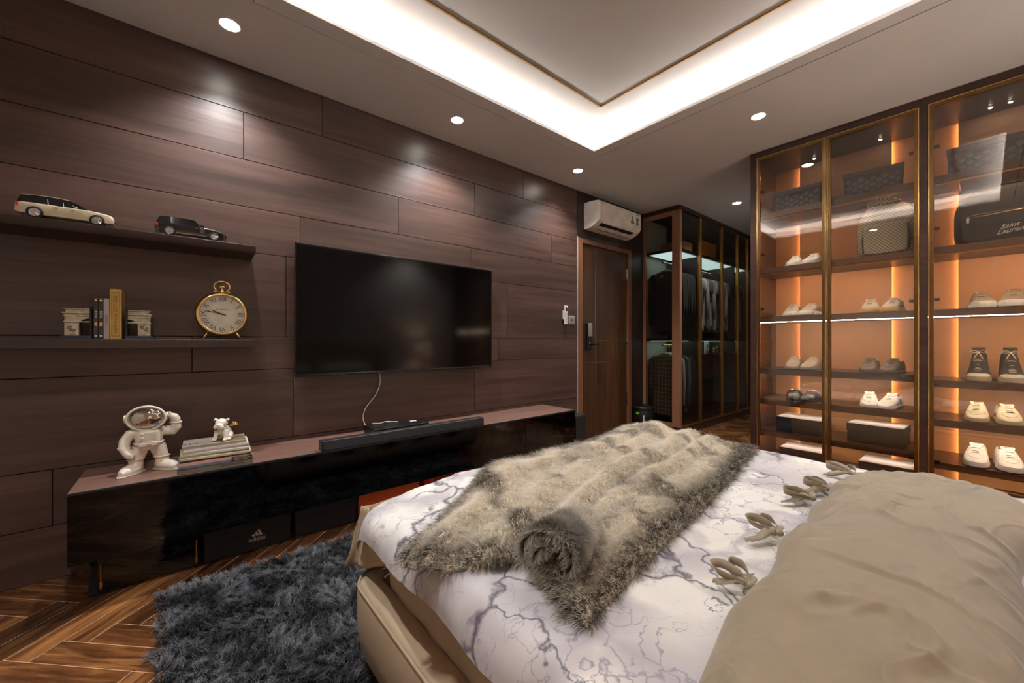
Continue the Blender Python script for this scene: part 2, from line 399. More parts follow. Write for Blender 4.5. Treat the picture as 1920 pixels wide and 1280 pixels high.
# door
def door():
    d = struct(MB().box(-.06, -.012, 3.21, 4.02, .01, 2.10).obj('door_1', M_door, bevel=.002), 'walnut flush door with thin gold inlays')
    fr = MB().box(-.08, .012, 3.137, 3.205, 0, 2.147).box(-.08, .012, 4.025, 4.094, 0, 2.147).box(-.08, .012, 3.205, 4.025, 2.10, 2.147)
    fr.obj('door_frame', M_dframe, d, bevel=.003)
    MB().box(-.012, -.0105, 3.438, 3.446, .01, 2.10).obj('vertical_inlay', M_gold, d)
    MB().box(-.012, -.0105, 3.446, 4.02, 1.078, 1.086).obj('horizontal_inlay', M_gold, d)
    MB().box(-.012, -.0105, 3.21, 4.02, .842, .850).obj('horizontal_inlay', M_gold, d)
    for z in (1.80, 1.07, .35):
        MB().box(-.014, .002, 3.995, 4.022, z, z+.125).tube([(-.002, 4.02, z), (-.002, 4.02, z+.125)], .007).obj('hinge', M_steel, d, bevel=.001)
    lk = MB().box(-.012, .016, 3.275, 3.345, .985, 1.27).obj('smart_lock', M_black, d, bevel=.006)
    MB().box(.0161, .027, 3.276, 3.344, 1.125, 1.27).obj('silver_cover', M_steel, lk, bevel=.004, label='brushed silver cover')
    hb = MB().tube([(.01, 3.335, 1.045), (.05, 3.335, 1.045)], .011, 12).box(.042, .056, 3.33, 3.46, 1.034, 1.056)
    hb.obj('door_handle', M_black, lk, bevel=.004)
    for i in range(3): MB().lathe([(.0045, 0), (.0045, .001)], (.0162, 3.31, 1.10-.022*i), 'x', 10).obj('key_dot', M_white, lk)
door()

# ============================================================ wall shelves, tv, console
def wallshelves():
    MB().prism([(0, 1.583), (.2, 1.583), (.2, 1.556), (.192, 1.545), (0, 1.535)], 'y', -1.25, .303).obj('wall_shelf', M_shelf, bevel=.0015)
    tag(bpy.data.objects['wall_shelf'], 'long dark walnut floating shelf carrying two model cars', 'shelf', 'floating wall shelves')
    o = MB().box(0, .2, -1.25, .303, 1.043, 1.083).obj('wall_shelf', M_shelf, bevel=.0015)
    tag(o, 'dark walnut floating shelf carrying clock and bookends', 'shelf', 'floating wall shelves')
wallshelves()
def tv():
    t = thing('television', 'large flat black wall-mounted television', 'television', (0, 1.24, .86))
    MB().box(.045, .078, -.725, .725, .006, .796).obj('housing', M_black, t, bevel=.004)
    MB().box(.0782, .0795, -.718, .718, .018, .790).obj('screen', M_screen, t)
    b = MB().box(.074, .081, -.725, .725, 0, .012).box(.074, .081, -.727, -.720, 0, .80).box(.074, .081, .720, .727, 0, .80).box(.074, .081, -.727, .727, .792, .80)
    b.obj('bezel', mat('tv_bezel', (40, 40, 42), .25, .6), t, bevel=.0015)
    MB().box(0.001, .045, -.35, .35, .15, .6).obj('wall_mount', M_matt, t)
    MB().box(.06, .082, .585, .615, -.008, 0).obj('sensor', M_gloss, t, bevel=.002)
tv()
def console():
    t = thing('tv_console', 'long low floating console with gloss black doors and brown wood top', 'cabinet', (0, 0, 0))
    MB().box(.002, .385, -.345, 2.635, .19, .462).obj('body', M_gloss, t, bevel=.002)
    MB().box(.002, .396, -.347, 2.637, .4622, .475).obj('top_board', M_ctop, t, bevel=.0015)
    MB().box(.3965, .403, -.347, 2.637, .466, .476).obj('edge_strip', M_dgrey, t, bevel=.001)
    ys = [-.347, .261, .876, 1.472, 2.055, 2.637]
    for a, b in zip(ys, ys[1:]):
        MB().box(.386, .402, a+.001, b-.001, .188, .4655).obj('door', M_gloss, t, bevel=.0012)
    MB().box(.002, .12, -.2, 2.5, .0, .188).obj('plinth', M_matt, t)
console()
def soundbar():
    t = thing('soundbar', 'long slim dark grey soundbar on the console front edge', 'speaker', (.372, 1.117, .4755))
    pr = [(-.034, .004), (.026, .002), (.030, .006), (.024, .052), (-.030, .054), (-.034, .05)]
    MB().prism(pr, 'y', -.535, .535).obj('body', M_dgrey, t, bevel=.002)
    MB().prism([(.0265, .004), (.0305, .005), (.0247, .050), (.022, .050)], 'y', -.522, .522).obj('grille', mat('grille_cloth', (34, 35, 37), .75, bump=.3, bs=600), t)
    MB().tube([(.0235, -.53, .0535), (.0235, .53, .0535)], .0009, 6).obj('edge_line', M_steel, t)
    for y_ in (-.538, .533): MB().box(-.034, .03, y_, y_+.005, .001, .054).obj('end_cap', M_black, t, bevel=.002)
    text('SOUND', 'lettering', M_steel, t, .011, basis((.0, -.46, .0545), (0, 1, 0), (-1, 0, 0)))
soundbar()
def settop():
    t = thing('media_box', 'flat gloss black media player box behind the soundbar', 'electronics', (.22, 1.085, .4755))
    MB().box(-.09, .09, -.185, .185, .006, .058).obj('body', M_black, t, bevel=.003)
    MB().box(.0902, .092, -.18, .18, .012, .052).obj('front_panel', M_gloss, t, bevel=.001)
    for x in (-.07, .07):
        for y in (-.16, .16): MB().lathe([(.01, 0), (.01, .006)], (x, y, 0), n=12).obj('foot', M_matt, t)
    MB().box(-.03, .0, .1, .14, .0581, .0586).obj('sticker', M_white, t)
    c = MB().tube([sm([(.012, 1.047, .862), (.016, 1.051, .79), (.02, 1.02, .71), (.02, .955, .63), (.03, .93, .57), (.05, .94, .51), (.09, .965, .481)], i/40) for i in range(41)], .0032, 8)
    tag(c.obj('power_cable', M_white, smooth=True), 'thin white cable hanging from the television to the console', 'cable')
    c = MB().tube([sm([(.13, .955, .537), (.17, .99, .540), (.2, 1.02, .552), (.22, 1.06, .548), (.20, 1.10, .540), (.17, 1.08, .538), (.16, 1.04, .539)], i/40) for i in range(41)], .0028, 8)
    tag(c.obj('loose_cable', M_white, smooth=True), 'short white cable looped on top of the black media box', 'cable')
settop()

# boxes under console
def floorbox(name, y0, y1, m, lab, h=.158, x1=.29, logo=None, lidm=None):
    t = thing(name, lab, 'box', (x1, (y0+y1)/2, 0), 0, 'boxes stored under the console'); hw = (y1-y0)/2
    MB().box(-.165, -.004, -hw+.003, hw-.003, .001, h-.035).obj('body', m, t, bevel=.0015)
    MB().box(-.169, 0, -hw, hw, h-.06, h).obj('lid', lidm or m, t, bevel=.002)
    return t
M_navy = mat('dark_slate_card', (36, 37, 44), .5); M_orange = mat('orange_card', (252, 116, 66), .5); M_red = mat('red_card', (212, 58, 44), .45)
t = thing('display_case', 'gloss black drop-front case with gold latches under the console', 'box', (.29, -.12, 0), 0, 'boxes stored under the console')
MB().box(-.165, -.002, -.155, .18, .004, .160).obj('body', M_black, t, bevel=.002)
MB().prism([(-.165, .004), (0, .004), (0, .010), (-.10, .085), (0, .152), (0, .160), (-.165, .160)], 'y', -.185, -.155).obj('side_flap', M_matt, t)
MB().prism([(-.10, .010), (-.004, .0105), (-.10, .082)], 'y', -.18, -.16).obj('inner_lining', mat('pale_lining', (170, 168, 164), .6), t, label='pale inner lining')
MB().box(-.002, .004, -.155, .18, .012, .150).obj('door', M_gloss, t, bevel=.001)
for y in (-.145, .172): MB().tube([(.007, y, .02), (.007, y, .13)], .0025, 8).box(.003, .010, y-.004, y+.004, .028, .055).obj('latch', M_gold, t)
b2 = floorbox('shoebox', .08, .452, M_matt, 'matt black shoebox with a white three-stripe sports logo')
M_logo = mat('logo_white', (210, 196, 180), .5)
# three slanted bars over the word
lg = MB(); cy = .035
for i, (h_, o_) in enumerate([(.012, 0), (.023, .016), (.034, .032)]):
    x = cy-.036+o_+.012; q_ = h_*.50
    lg.add([(.0012, x, .072), (.0012, x+.013, .072), (.0012, x+.013-q_, .072+h_), (.0012, x-q_*.62, .072+h_*.72)], [(0, 1, 2, 3)])
lg.obj('logo_bars', M_logo, b2)
text('adidas', 'lettering', M_logo, b2, .030, basis((.0008, cy-.004, .056), (0, 1, 0), (0, 0, 1)))
floorbox('storage_box', .472, .80, M_navy, 'plain dark slate box between black shoebox and orange box')
floorbox('storage_box', .812, 1.205, M_orange, 'plain bright orange box under the console', x1=.30)
r = floorbox('storage_box', 1.24, 1.62, M_red, 'red box printed with yellow flowers beside the bed foot', x1=.30, h=.175)
M_yel = mat('yellow_print', (214, 160, 30), .5); M_cr = mat('cream_print', (220, 200, 160), .5)
for i in range(16):
    y = -.18+.16*random.random(); z = .05+.105*random.random(); s_ = .007+.006*random.random()
    fl = MB()
    for k in range(5):
        a = 2*pi*k/5+i; fl.lathe([(s_*.5, 0.0003), (s_*.5, .0009)], (.0004, y+s_*.7*cos(a), z+s_*.7*sin(a)), 'x', 8)
    fl.obj('flower_print', M_yel if i % 3 else M_cr, r)
t = thing('subwoofer', 'black box speaker on the floor between console and door', 'speaker', (.2, 2.73, 0))
MB().box(-.17, .18, -.072, .072, .012, .415).obj('cabinet', M_dgrey, t, bevel=.004)
MB().box(.181, .187, -.066, .066, .02, .405).obj('grille', M_matt, t, bevel=.002)
for x in (-.14, .14): MB().box(x-.015, x+.015, -.05, .05, 0, .012).obj('foot', M_black, t)

# ============================================================ shelf items
M_tyre = mat('tyre_rubber', (16, 16, 16), .6); M_rim = mat('alloy_rim', (215, 215, 215), .2, .9)
M_carglass = mat('car_window', (14, 14, 16), .06, spec=.8)
def car(label, loc, body, L=.275, acc=None, rz=0):
    t = thing('model_car', label, 'model car', loc, rz, 'model cars on the top shelf')
    s = L/.275; W = .052*s
    # long axis y, nose +y. side profile (y, z) of lower body
    def ring(y, zb, zt, hw):
        return [(-hw*.93, y, zb), (-hw, y, (zb+zt)*.5), (-hw*.97, y, zt-.004*s), (-hw*.86, y, zt), (hw*.86, y, zt), (hw*.97, y, zt-.004*s), (hw, y, (zb+zt)*.5), (hw*.93, y, zb)]
    pr = [(-.1375, .022, .046, .85), (-.134, .018, .056, .93), (-.12, .015, .060, .98), (-.06, .014, .060, 1), (0, .014, .060, 1), (.045, .014, .060, 1), (.06, .014, .0595, 1),
          (.095, .015, .056, .98), (.12, .015, .052, .95), (.133, .016, .046, .90), (.1375, .018, .036, .84)]
    MB().loft([ring(y*s, a*s, b*s, W*h) for y, a, b, h in pr]).obj('body', body, t, smooth=False, bevel=.0008)
    gh = [(-.132, .058, .0595, .82), (-.122, .058, .087, .77), (-.08, .058, .0915, .79), (-.02, .058, .0915, .80), (.012, .058, .088, .77), (.035, .058, .076, .78), (.060, .058, .0600, .82)]
    MB().loft([[(-W*.9, y*s, a*s), (-W*h, y*s, b*s), (W*h, y*s, b*s), (W*.9, y*s, a*s)] for y, a, b, h in gh]).obj('cabin_windows', M_carglass, t)
    MB().loft([[(-W*h*1.01, y*s, b*s-.0065*s), (-W*h*.93, y*s, b*s+.002*s), (W*h*.93, y*s, b*s+.002*s), (W*h*1.01, y*s, b*s-.0065*s)] for y, a, b, h in gh[1:5]]).obj('roof', body, t)
    for y0, dy in ((-.05, -.004), (-.008, -.003), (.03, .017)):
        for sx in (-1, 1): MB().tube([(sx*W*.9, y0*s, .0575*s), (sx*W*.765, (y0-dy*(-1 if dy < 0 else 1.4))*s, (.090 if dy < 0 else .080)*s)], .0014*s, 6).obj('pillar', body, t)
    for y in (-.085, .087):
        for sx in (-1, 1):
            MB().lathe([(.0225*s, sx*.043*s), (.0235*s, sx*.0522*s)], (0, y*s, .0205*s), 'x', 24).obj('wheel_arch', M_black, t)
            wl = MB().lathe([(.012*s, sx*.036*s), (.0195*s, sx*.037*s), (.0205*s, sx*.042*s), (.0205*s, sx*.052*s), (.0195*s, sx*.0535*s), (.0155*s, sx*.0537*s), (.0155*s, sx*.050*s)], (0, y*s, .0205*s), 'x', 28).obj('wheel', M_tyre, t, smooth=True)
            rm = MB().lathe([(.0148*s, sx*.0535*s), (.0156*s, sx*.0542*s), (.0156*s, sx*.052*s), (.0138*s, sx*.0515*s)], (0, y*s, .0205*s), 'x', 28)
            for k in range(8):
                a = 2*pi*k/8; p = (sx*.0537*s, y*s, .0205*s)
                rm.tube([(p[0], p[1]+.002*s*cos(a), p[2]+.002*s*sin(a)), (p[0], p[1]+.0145*s*cos(a+.1), p[2]+.0145*s*sin(a+.1))], .0013*s, 5)
            rm.lathe([(.0028*s, sx*.053*s), (.0028*s, sx*.0548*s)], (0, y*s, .0205*s), 'x', 10)
            rm.obj('rim', M_rim, wl)
    for sx in (-1, 1):
        MB().ell((sx*W*1.1, .028*s, .0605*s), (.006*s, .004*s, .004*s), 10, 6).obj('wing_mirror', body, t, smooth=True)
        MB().box(sx*W*.72-.008*s, sx*W*.72+.008*s, .124*s, .1325*s, .036*s, .041*s).obj('headlight', M_chrome, t, bevel=.001)
        MB().box(sx*W*.98-.001, sx*W*.98+.001, -.134*s, -.126*s, .040*s, .054*s).obj('tail_light', M_red, t)
        for k in range(4): MB().box(sx*(W+.0002)-.0006, sx*(W+.0002)+.0006, (.030+.005*k)*s, (.0325+.005*k)*s, .030*s, .052*s).obj('side_vent', acc or body, t)
        MB().box(sx*(W*.97)-.001, sx*(W*.97)+.0012, -.055*s, .055*s, .0165*s, .0185*s).obj('side_sill', M_chrome if acc else body, t)
        for y in (-.035, .012): MB().box(sx*W-.0005, sx*W+.0016, y*s, (y+.011)*s, .0475*s, .0495*s).obj('door_handle', M_chrome, t)
    MB().box(-W*.5, W*.5, .1355*s, .139*s, .024*s, .034*s).obj('grille', M_chrome if acc else M_black, t, bevel=.001)
car('ivory white model estate car at the left of the upper shelf', (.142, -.378, 1.5832), mat('ivory_car_paint', (206, 196, 168), .2, coat=.8), L=.285)
car('black model estate car near the right end of the upper shelf', (.142, .038, 1.5832), mat('black_car_paint', (10, 10, 12), .12, coat=1), L=.275, acc=M_chrome)

M_stone = mat('antique_cream_resin', (176, 164, 138), .6, var=.25, vs=60, bump=.25, bs=200)
def bookend(label, y, sgn):
    # arch half; sgn +1: arch opening faces +y (book side)
    t = thing('bookend', label, 'bookend', (.115, y, 1.0832), 0, 'bookends on the lower shelf'); g = sgn
    MB().loft([[(-.055, g*-.052, 0), (.062, g*-.052, 0), (.062, g*.05, 0), (-.055, g*.05, 0)], [(-.055, g*-.050, .006), (.058, g*-.050, .006), (.058, g*.05, .006), (-.055, g*.05, .006)],
               [(-.05, g*-.040, .016), (.05, g*-.040, .016), (.05, g*.05, .016), (-.05, g*.05, .016)]]).obj('base', mat('bookend_base', (20, 19, 19), .7, spec=.15), t)
    MB().box(-.05, .045, min(g*.042, g*.05), max(g*.042, g*.05), .016, .142).obj('back_plate', M_black, t, bevel=.002)
    b = MB()
    def bx(x0, x1, a, c, z0, z1): b.box(x0, x1, min(g*a, g*c), max(g*a, g*c), z0, z1)
    bx(-.035, .035, -.034, .008, .016, .076)      # pier
    # arch soffit pieces
    pts = [(.008, .062)]+[(.008+.034*(1-cos(pi/2*i/8)), .062+.030*sin(pi/2*i/8)) for i in range(9)]+[(.042, .104), (-.034, .104), (-.034, .076), (.008, .076)]
    b.prism([(g*p[0], p[1]) for p in pts[1:]], 'x', -.035, .035)
    b.obj('arch', M_stone, t)
    c = MB()
    for z0, z1, e in ((.074, .079, .004), (.100, .104, .003), (.112, .118, .007), (.131, .135, .003)):
        c.box(-.035-e, .035+e, min(g*(-.034-e), g*.042), max(g*(-.034-e), g*.042), z0, z1)
    c.box(-.033, .036, min(g*-.036, g*.042), max(g*-.036, g*.042), .104, .112); c.box(-.03, .033, min(g*-.031, g*.042), max(g*-.031, g*.042), .118, .131)
    c.obj('cornice', M_stone, t, bevel=.001)
    for z_ in ((.082, .096), (.022, .028)): MB().box(.035, .037, min(g*-.026, g*-.002), max(g*-.026, g*-.002), *z_).obj('panel_relief', M_stone, t)
    k = MB()
    for i in range(9): k.ell((.0365, g*(-.024+.02*random.random()), .036+.026*random.random()), (.0035, .005, .005), 8, 5)
    k.obj('figure_relief', mat('aged_relief', (120, 106, 84), .6, var=.3, vs=90), t, smooth=True)
bookend('cream triumphal arch bookend left of the books', -.357, 1)
bookend('cream triumphal arch bookend right of the books', -.152, -1)
def book(label, y0, y1, h, m, d=.13, pages=None, x1=.165, deco=None):
    t = thing('book', label, 'book', (x1, (y0+y1)/2, 1.0832), 0, 'books between the bookends'); hw = (y1-y0)/2-.0004
    MB().box(-d, 0, -hw, hw, 0, h).obj('cover', m, t, bevel=.0012)
    MB().box(-d-.001, -.004, -hw+.0015, hw-.0015, h-.0001, h+.0006).obj('pages', M_cr, t)
    return t
M_bk = mat('charcoal_book_cloth', (44, 38, 36), .6); M_bk2 = mat('pale_grey_book_cloth', (150, 142, 136), .55)
for i, (y0, y1) in enumerate([(-.3025, -.2875), (-.2870, -.272)]):
    b = book(['charcoal slipcase book beside the left bookend', 'charcoal book between its twin and the pale grey book'][i], y0, y1, .182, M_bk)
    for z in (.012, .17): MB().box(.0002, .0008, -.0035, .0035, z, z+.006).obj('spine_mark', M_cr, b)
    text('ROYAL', 'lettering', M_cr, b, .010, basis((.0006, 0, .11), (0, 0, -1), (0, 1, 0)))
    MB().box(.0002, .0008, -.004, .004, .058, .075).obj('spine_crest', M_gold2, b)
b = book('pale grey book with faded red spine lettering', -.2715, -.2525, .182, M_bk2)
text('HISTOIRE', 'lettering', mat('faded_red_ink', (150, 84, 60), .6), b, .011, basis((.0006, 0, .09), (0, 0, -1), (0, 1, 0)))
b = book('tall gold-cased book with embossed spine', -.252, -.2125, .228, mat('gold_leaf_cover', (186, 150, 88), .4, .6, bump=.2, bs=120), d=.15)
fr = MB().box(.0002, .0012, -.013, -.0118, .014, .214).box(.0002, .0012, .0118, .013, .014, .214).box(.0002, .0012, -.013, .013, .014, .0155).box(.0002, .0012, -.013, .013, .2125, .214)
fr.obj('embossed_border', M_bk, b)
text('HERITAGE EDITION', 'lettering', mat('gold_emboss', (120, 82, 34), .4, .7), b, .019, basis((.0006, 0, .114), (0, 0, 1), (0, -1, 0)))

def clock():
    t = thing('desk_clock', 'round gold pocket-watch style clock with Roman numerals', 'clock', (.12, .161, 1.0832), radians(4))
    cz = .133; R = .098
    MB().lathe([(R*.98, -.022), (R+.008, -.018), (R+.014, -.006), (R+.010, .006), (R+.015, .012), (R+.010, .02), (R+.001, .023), (R-.002, .018), (R-.002, .012)], (0, 0, cz), 'x', 56).obj('case', M_gold2, t, smooth=True)
    MB().lathe([(R-.001, .0125), (R-.001, .0135)], (0, 0, cz), 'x', 48).obj('dial', mat('cream_dial', (222, 214, 194), .5), t)
    MB().lathe([(R*.60, .0136), (R*.60, .0138)], (0, 0, cz), 'x', 48).obj('dial_centre', mat('ivory_dial_centre', (232, 224, 200), .45), t)
    rn = ['XII', 'I', 'II', 'III', 'IIII', 'V', 'VI', 'VII', 'VIII', 'IX', 'X', 'XI']
    for i, s_ in enumerate(rn):
        a = 2*pi*i/12; r_ = R*.80
        text(s_, 'numeral', M_black, t, .030, basis((.0142, r_*sin(a), cz+r_*cos(a)), (0, cos(a), -sin(a)), (0, sin(a), cos(a))), .0002)
    tk = MB()
    for i in range(60):
        a = 2*pi*i/60; r0, r1 = R*.93, R*(.965 if i % 5 else .98); w_ = .0004 if i % 5 else .0009
        d = (sin(a), cos(a)); p = (cos(a), -sin(a))
        tk.add([(.0141, r*d[0]+s2*w_*p[0], cz+r*d[1]+s2*w_*p[1]) for r, s2 in ((r0, -1), (r0, 1), (r1, 1), (r1, -1))], [(0, 1, 2, 3)])
    tk.obj('minute_track', M_black, t)
    def hand(nm, a, l, w_, x):
        d = (sin(a), cos(a)); p = (cos(a), -sin(a))
        q = [(-.016, w_*.5), (0, w_), (l*.62, w_*.8), (l*.70, w_*1.9), (l*.78, w_*.7), (l, w_*.15)]
        pts = [(r*d[0]+k*p[0], cz+r*d[1]+k*p[1]) for r, k in q]+[(r*d[0]-k*p[0], cz+r*d[1]-k*p[1]) for r, k in q[::-1]]
        MB().prism(pts, 'x', x, x+.001).obj(nm, M_black, t)
    hand('hour_hand', 2*pi*(9.78/12), R*.58, .0021, .0155); hand('minute_hand', 2*pi*(47/60), R*.86, .0016, .0172)
    MB().lathe([(.005, .0135), (.005, .019), (.002, .020)], (0, 0, cz), 'x', 14).obj('hub', M_bronze, t)
    text('Grand Hotel', 'lettering', M_black, t, .011, basis((.0142, 0, cz+.024), (0, 1, 0), (0, 0, 1)), .0002, shear=.3)
    MB().lathe([(R-.002, .0188), (R-.002, .0196)], (0, 0, cz), 'x', 48).obj('glass', glass('clock_glass', (.97, .97, .97), 1, .05), t)
    top = cz+R
    MB().lathe([(.018, .008), (.014, .014), (.008, .018), (.010, .024), (.007, .028), (.007, .040), (.013, .042), (.013, .049), (.006, .052)], (0, 0, top), 'z', 20).obj('crown', M_gold2, t, smooth=True)
    bow = [(0, .034*sin(a)*1.0, top+.048-.027*cos(a)*1.0) for a in [radians(35+290*i/28) for i in range(29)]]
    MB().tube(bow, .0042, 10).ell((0, .030, top+.021), (.006, .009, .0055)).ell((0, -.030, top+.021), (.006, .009, .0055)).tube([(0, -.034, top+.021), (0, .034, top+.021)], .0035, 8).obj('bow', M_gold2, t, smooth=True)
    for s_ in (-1, 1): MB().tube([(0, s_*.058, cz-.088), (.012, s_*.080, .003)], [.0075, .004], 10).obj('foot', M_gold2, t, smooth=True)
    MB().tube([(-.01, 0, .05), (-.05, 0, .003)], [.006, .004], 8).obj('rear_foot', M_gold2, t)
clock()

# ============================================================ astronaut, magazines, bulldog
def astronaut():
    t = thing('astronaut_figurine', 'white ceramic saluting astronaut figurine with chrome visor', 'figurine', (.215, -.118, .4755), radians(2))
    b = MB()   # faces +x ; y to the right of view
    for s_ in (-1, 1):
        hy = s_*.030
        fy = s_*.045
        b.tube([(0, hy*.9, .115), (0, hy*1.2, .085), (.0, fy, .055), (.0, fy, .030)], [.032, .029, .026, .027], 14)
    b.tube([(0, 0, .105), (0, 0, .125), (0, 0, .155), (0, 0, .185), (0, 0, .205)], [.040, .049, .050, .047, .028], 18)
    # big boots pointing outward
    for s_, an in ((-1, radians(-38)), (1, radians(42))):
        fy = s_*.045; d = Vector((cos(an), sin(an), 0))
        c0 = Vector((0, fy, 0))
        b.tube([c0-d*.022+Vector((0, 0, .018)), c0+Vector((0, 0, .022)), c0+d*.035+Vector((0, 0, .019)), c0+d*.06+Vector((0, 0, .016)), c0+d*.078+Vector((0, 0, .013))], [.019, .027, .026, .023, .012], 14)
    # helmet back dome
    b.ell((-.002, -.008, .244), (.056, .067, .056), 22, 14)
    # right (viewer left) arm hanging
    b.tube([(0, -.038, .186), (.004, -.062, .178), (.008, -.080, .150), (.018, -.083, .120), (.028, -.074, .100)], [.021, .022, .021, .020, .017], 14)
    b.tube([(.028, -.074, .100), (.038, -.062, .086), (.046, -.050, .080)], [.018, .016, .010], 12)
    b.tube([(.040, -.072, .094), (.052, -.058, .092)], [.007, .006], 8)
    # saluting arm
    b.tube([(0, .038, .186), (.0, .060, .178), (.002, .083, .176), (.008, .094, .192), (.012, .094, .222)], [.021, .022, .024, .022, .020], 14)
    b.tube([(.012, .094, .222), (.018, .086, .242), (.026, .070, .256)], [.021, .018, .009], 12)
    for k in range(4): b.tube([(.018+.002*k, .084-.002*k, .243+.003*k), (.030, .064+.002*k, .250+.006*k)], [.007, .005], 8)
    # backpack
    b.box(-.055, -.03, -.036, .036, .120, .20)
    b.obj('body', M_whitew, t, remesh=.0024)
    M = Matrix.Rotation(radians(-10), 4, 'Z')
    # helmet rim, visor (big oval, facing +x)
    rim = MB().tube([M @ Vector((.032, .067*cos(a), .247+.053*sin(a))) + Vector((0, -.004, 0)) for a in [2*pi*i/40 for i in range(40)]], .0055, 10, closed=True)
    rim.obj('visor_rim', M_whitew, t, smooth=True)
    MB().ell((.020, -.006, .247), (.040, .064, .050), 32, 20, M.to_3x3()).obj('visor', M_chrome, t, smooth=True, label='mirror chrome visor')
    for s_ in (-1, 1): MB().lathe([(.016, 0), (.018, .003), (.018, .008), (.013, .011)], (0, 0, 0), 'y', 18).obj('ear_disc', M_whitew, t, smooth=True, loc=(.0, -.008+s_*.066-(.011 if s_ < 0 else 0), .247))
    MB().box(-.02, .02, -.018, .006, .292, .300).obj('helmet_crest', M_whitew, t, bevel=.003)
    MB().box(.036, .050, -.032, .028, .150, .185).obj('chest_panel', M_whitew, t, bevel=.002)
    pn = MB()
    for k in range(4): pn.box(.050, .053, .0+.006*k, .003+.006*k, .158, .180)
    pn.obj('panel_ribs', M_whitew, t, bevel=.0005)
    for y, z in ((-.022, .176), (-.022, .160)): MB().ell((.050, y, z), (.004, .006, .006), 12, 8).obj('dial', M_whitew, t, smooth=True)
    for k in range(3): MB().ell((.050, -.010, .178-.009*k), (.003, .0025, .0025), 8, 6).obj('button', M_whitew, t, smooth=True)
    MB().tube([(.052*cos(a), .051*sin(a), .132) for a in [2*pi*i/36 for i in range(36)]], .0045, 8, closed=True).obj('belt', M_whitew, t, smooth=True)
    for y in (-.022, .018): MB().box(.046, .058, y-.011, y+.011, .124, .140).obj('belt_pouch', M_whitew, t, bevel=.002)
    for s_ in (-1, 1): MB().tube([(.0+.0275*cos(a), s_*.044+.0285*sin(a), .062) for a in [2*pi*i/26 for i in range(26)]], .0028, 8, closed=True).obj('leg_cuff', M_whitew, t, smooth=True)
    MB().tube([(.016+.019*cos(a), -.0825+.020*sin(a), .121) for a in [2*pi*i/24 for i in range(24)]], .0028, 8, closed=True).obj('wrist_cuff', M_whitew, t, smooth=True)
    MB().tube([(.011+.0215*cos(a), .094+.0215*sin(a), .213) for a in [2*pi*i/24 for i in range(24)]], .0028, 8, closed=True).obj('wrist_cuff', M_whitew, t, smooth=True)
    for s_, an in ((-1, radians(-38)), (1, radians(42))):
        R = Matrix.Translation((0, s_*.045, 0)) @ Matrix.Rotation(an, 4, 'Z')
        ol = [(-.036, 0), (-.03, .018), (0, .025), (.05, .025), (.082, .014), (.092, 0), (.082, -.014), (.05, -.025), (0, -.025), (-.03, -.018)]
        MB().loft([[R @ Vector((x, y, z)) for x, y in ol] for z in (0, .006)]).obj('boot_sole', M_whitew, t, bevel=.0015)
astronaut()

def magazines():
    cols = [((122, 112, 98), .022, 'thick taupe bottom book of the magazine stack', (.0, 0, .4)), ((110, 122, 132), .012, 'slate blue magazine with black label, second from the bottom', (.006, -.002, 1)),
            ((224, 160, 142), .011, 'salmon pink magazine in the stack', (.004, .003, 0)), ((40, 36, 34), .008, 'dark-spined magazine above the salmon pink one', (-.002, .0, 2)),
            ((196, 184, 160), .009, 'beige magazine fifth from the bottom of the stack', (.008, .004, -1)), ((150, 140, 96), .008, 'olive yellow magazine in the stack middle', (-.003, -.004, 1)),
            ((206, 198, 188), .009, 'off-white magazine under the mauve-edged one', (.004, .002, -2)), ((176, 156, 158), .008, 'mauve-edged magazine third from the top', (-.004, .0, 2)),
            ((214, 206, 190), .009, 'cream magazine second from the top', (.0, .004, -1)), ((150, 138, 124), .013, 'top magazine with a grey photo cover under the bulldog', (-.004, -.003, 0))]
    z = .4755
    for i, (c, h, lab, (dx, dy, rz)) in enumerate(cols):
        hx = .098-.0018*i; hy = .143-.0022*i
        t = thing('magazine', lab, 'magazine' if i else 'book', (.292-.003*i+dx, .128+dy, z), radians(rz*1.2-2), 'magazines stacked on the console')
        m = mat('magazine_cover_%d' % i, c, .35, var=.12, vs=20)
        MB().box(-hx, hx, -hy, hy, h-.0014, h-.0002).box(-hx, hx, -hy, hy, 0, .0012).box(hx-.001, hx, -hy, hy, 0, h-.0002).obj('cover', m, t)
        MB().box(-hx+.002, hx-.001, -hy+.001, hy-.001, .0012, h-.0014).obj('pages', M_paper, t)
        if i in (1, 2, 3):
            MB().box(hx, hx+.0005, hy-.085, hy-.002, .001, h-.001).obj('spine_label', M_bk, t, label='black spine label')
            text('DESIGN WEEKLY', 'lettering', M_cr, t, .0075, basis((hx+.0007, hy-.045, h/2), (0, 1, 0), (0, 0, 1)), .0001)
        if i == 0: text('ARCHITECTURE', 'lettering', M_bk, t, .013, basis((hx+.0004, .06, h/2), (0, 1, 0), (0, 0, 1)), .0001)
        if i == 9:
            text('AD', 'lettering', M_bk, t, .05, basis((.03, -.10, h), (0, 1, 0), (-1, 0, 0)), .0001)
            MB().box(-.05, .06, .02, .12, h-.0001, h+.0002).obj('cover_photo', mat('photo_print', (120, 96, 78), .3, var=.6, vs=26), t)
        z += h+.0002
    return z
M_paper = mat('page_edges', (222, 212, 194), .7, var=.1, vs=80)
zt = magazines()
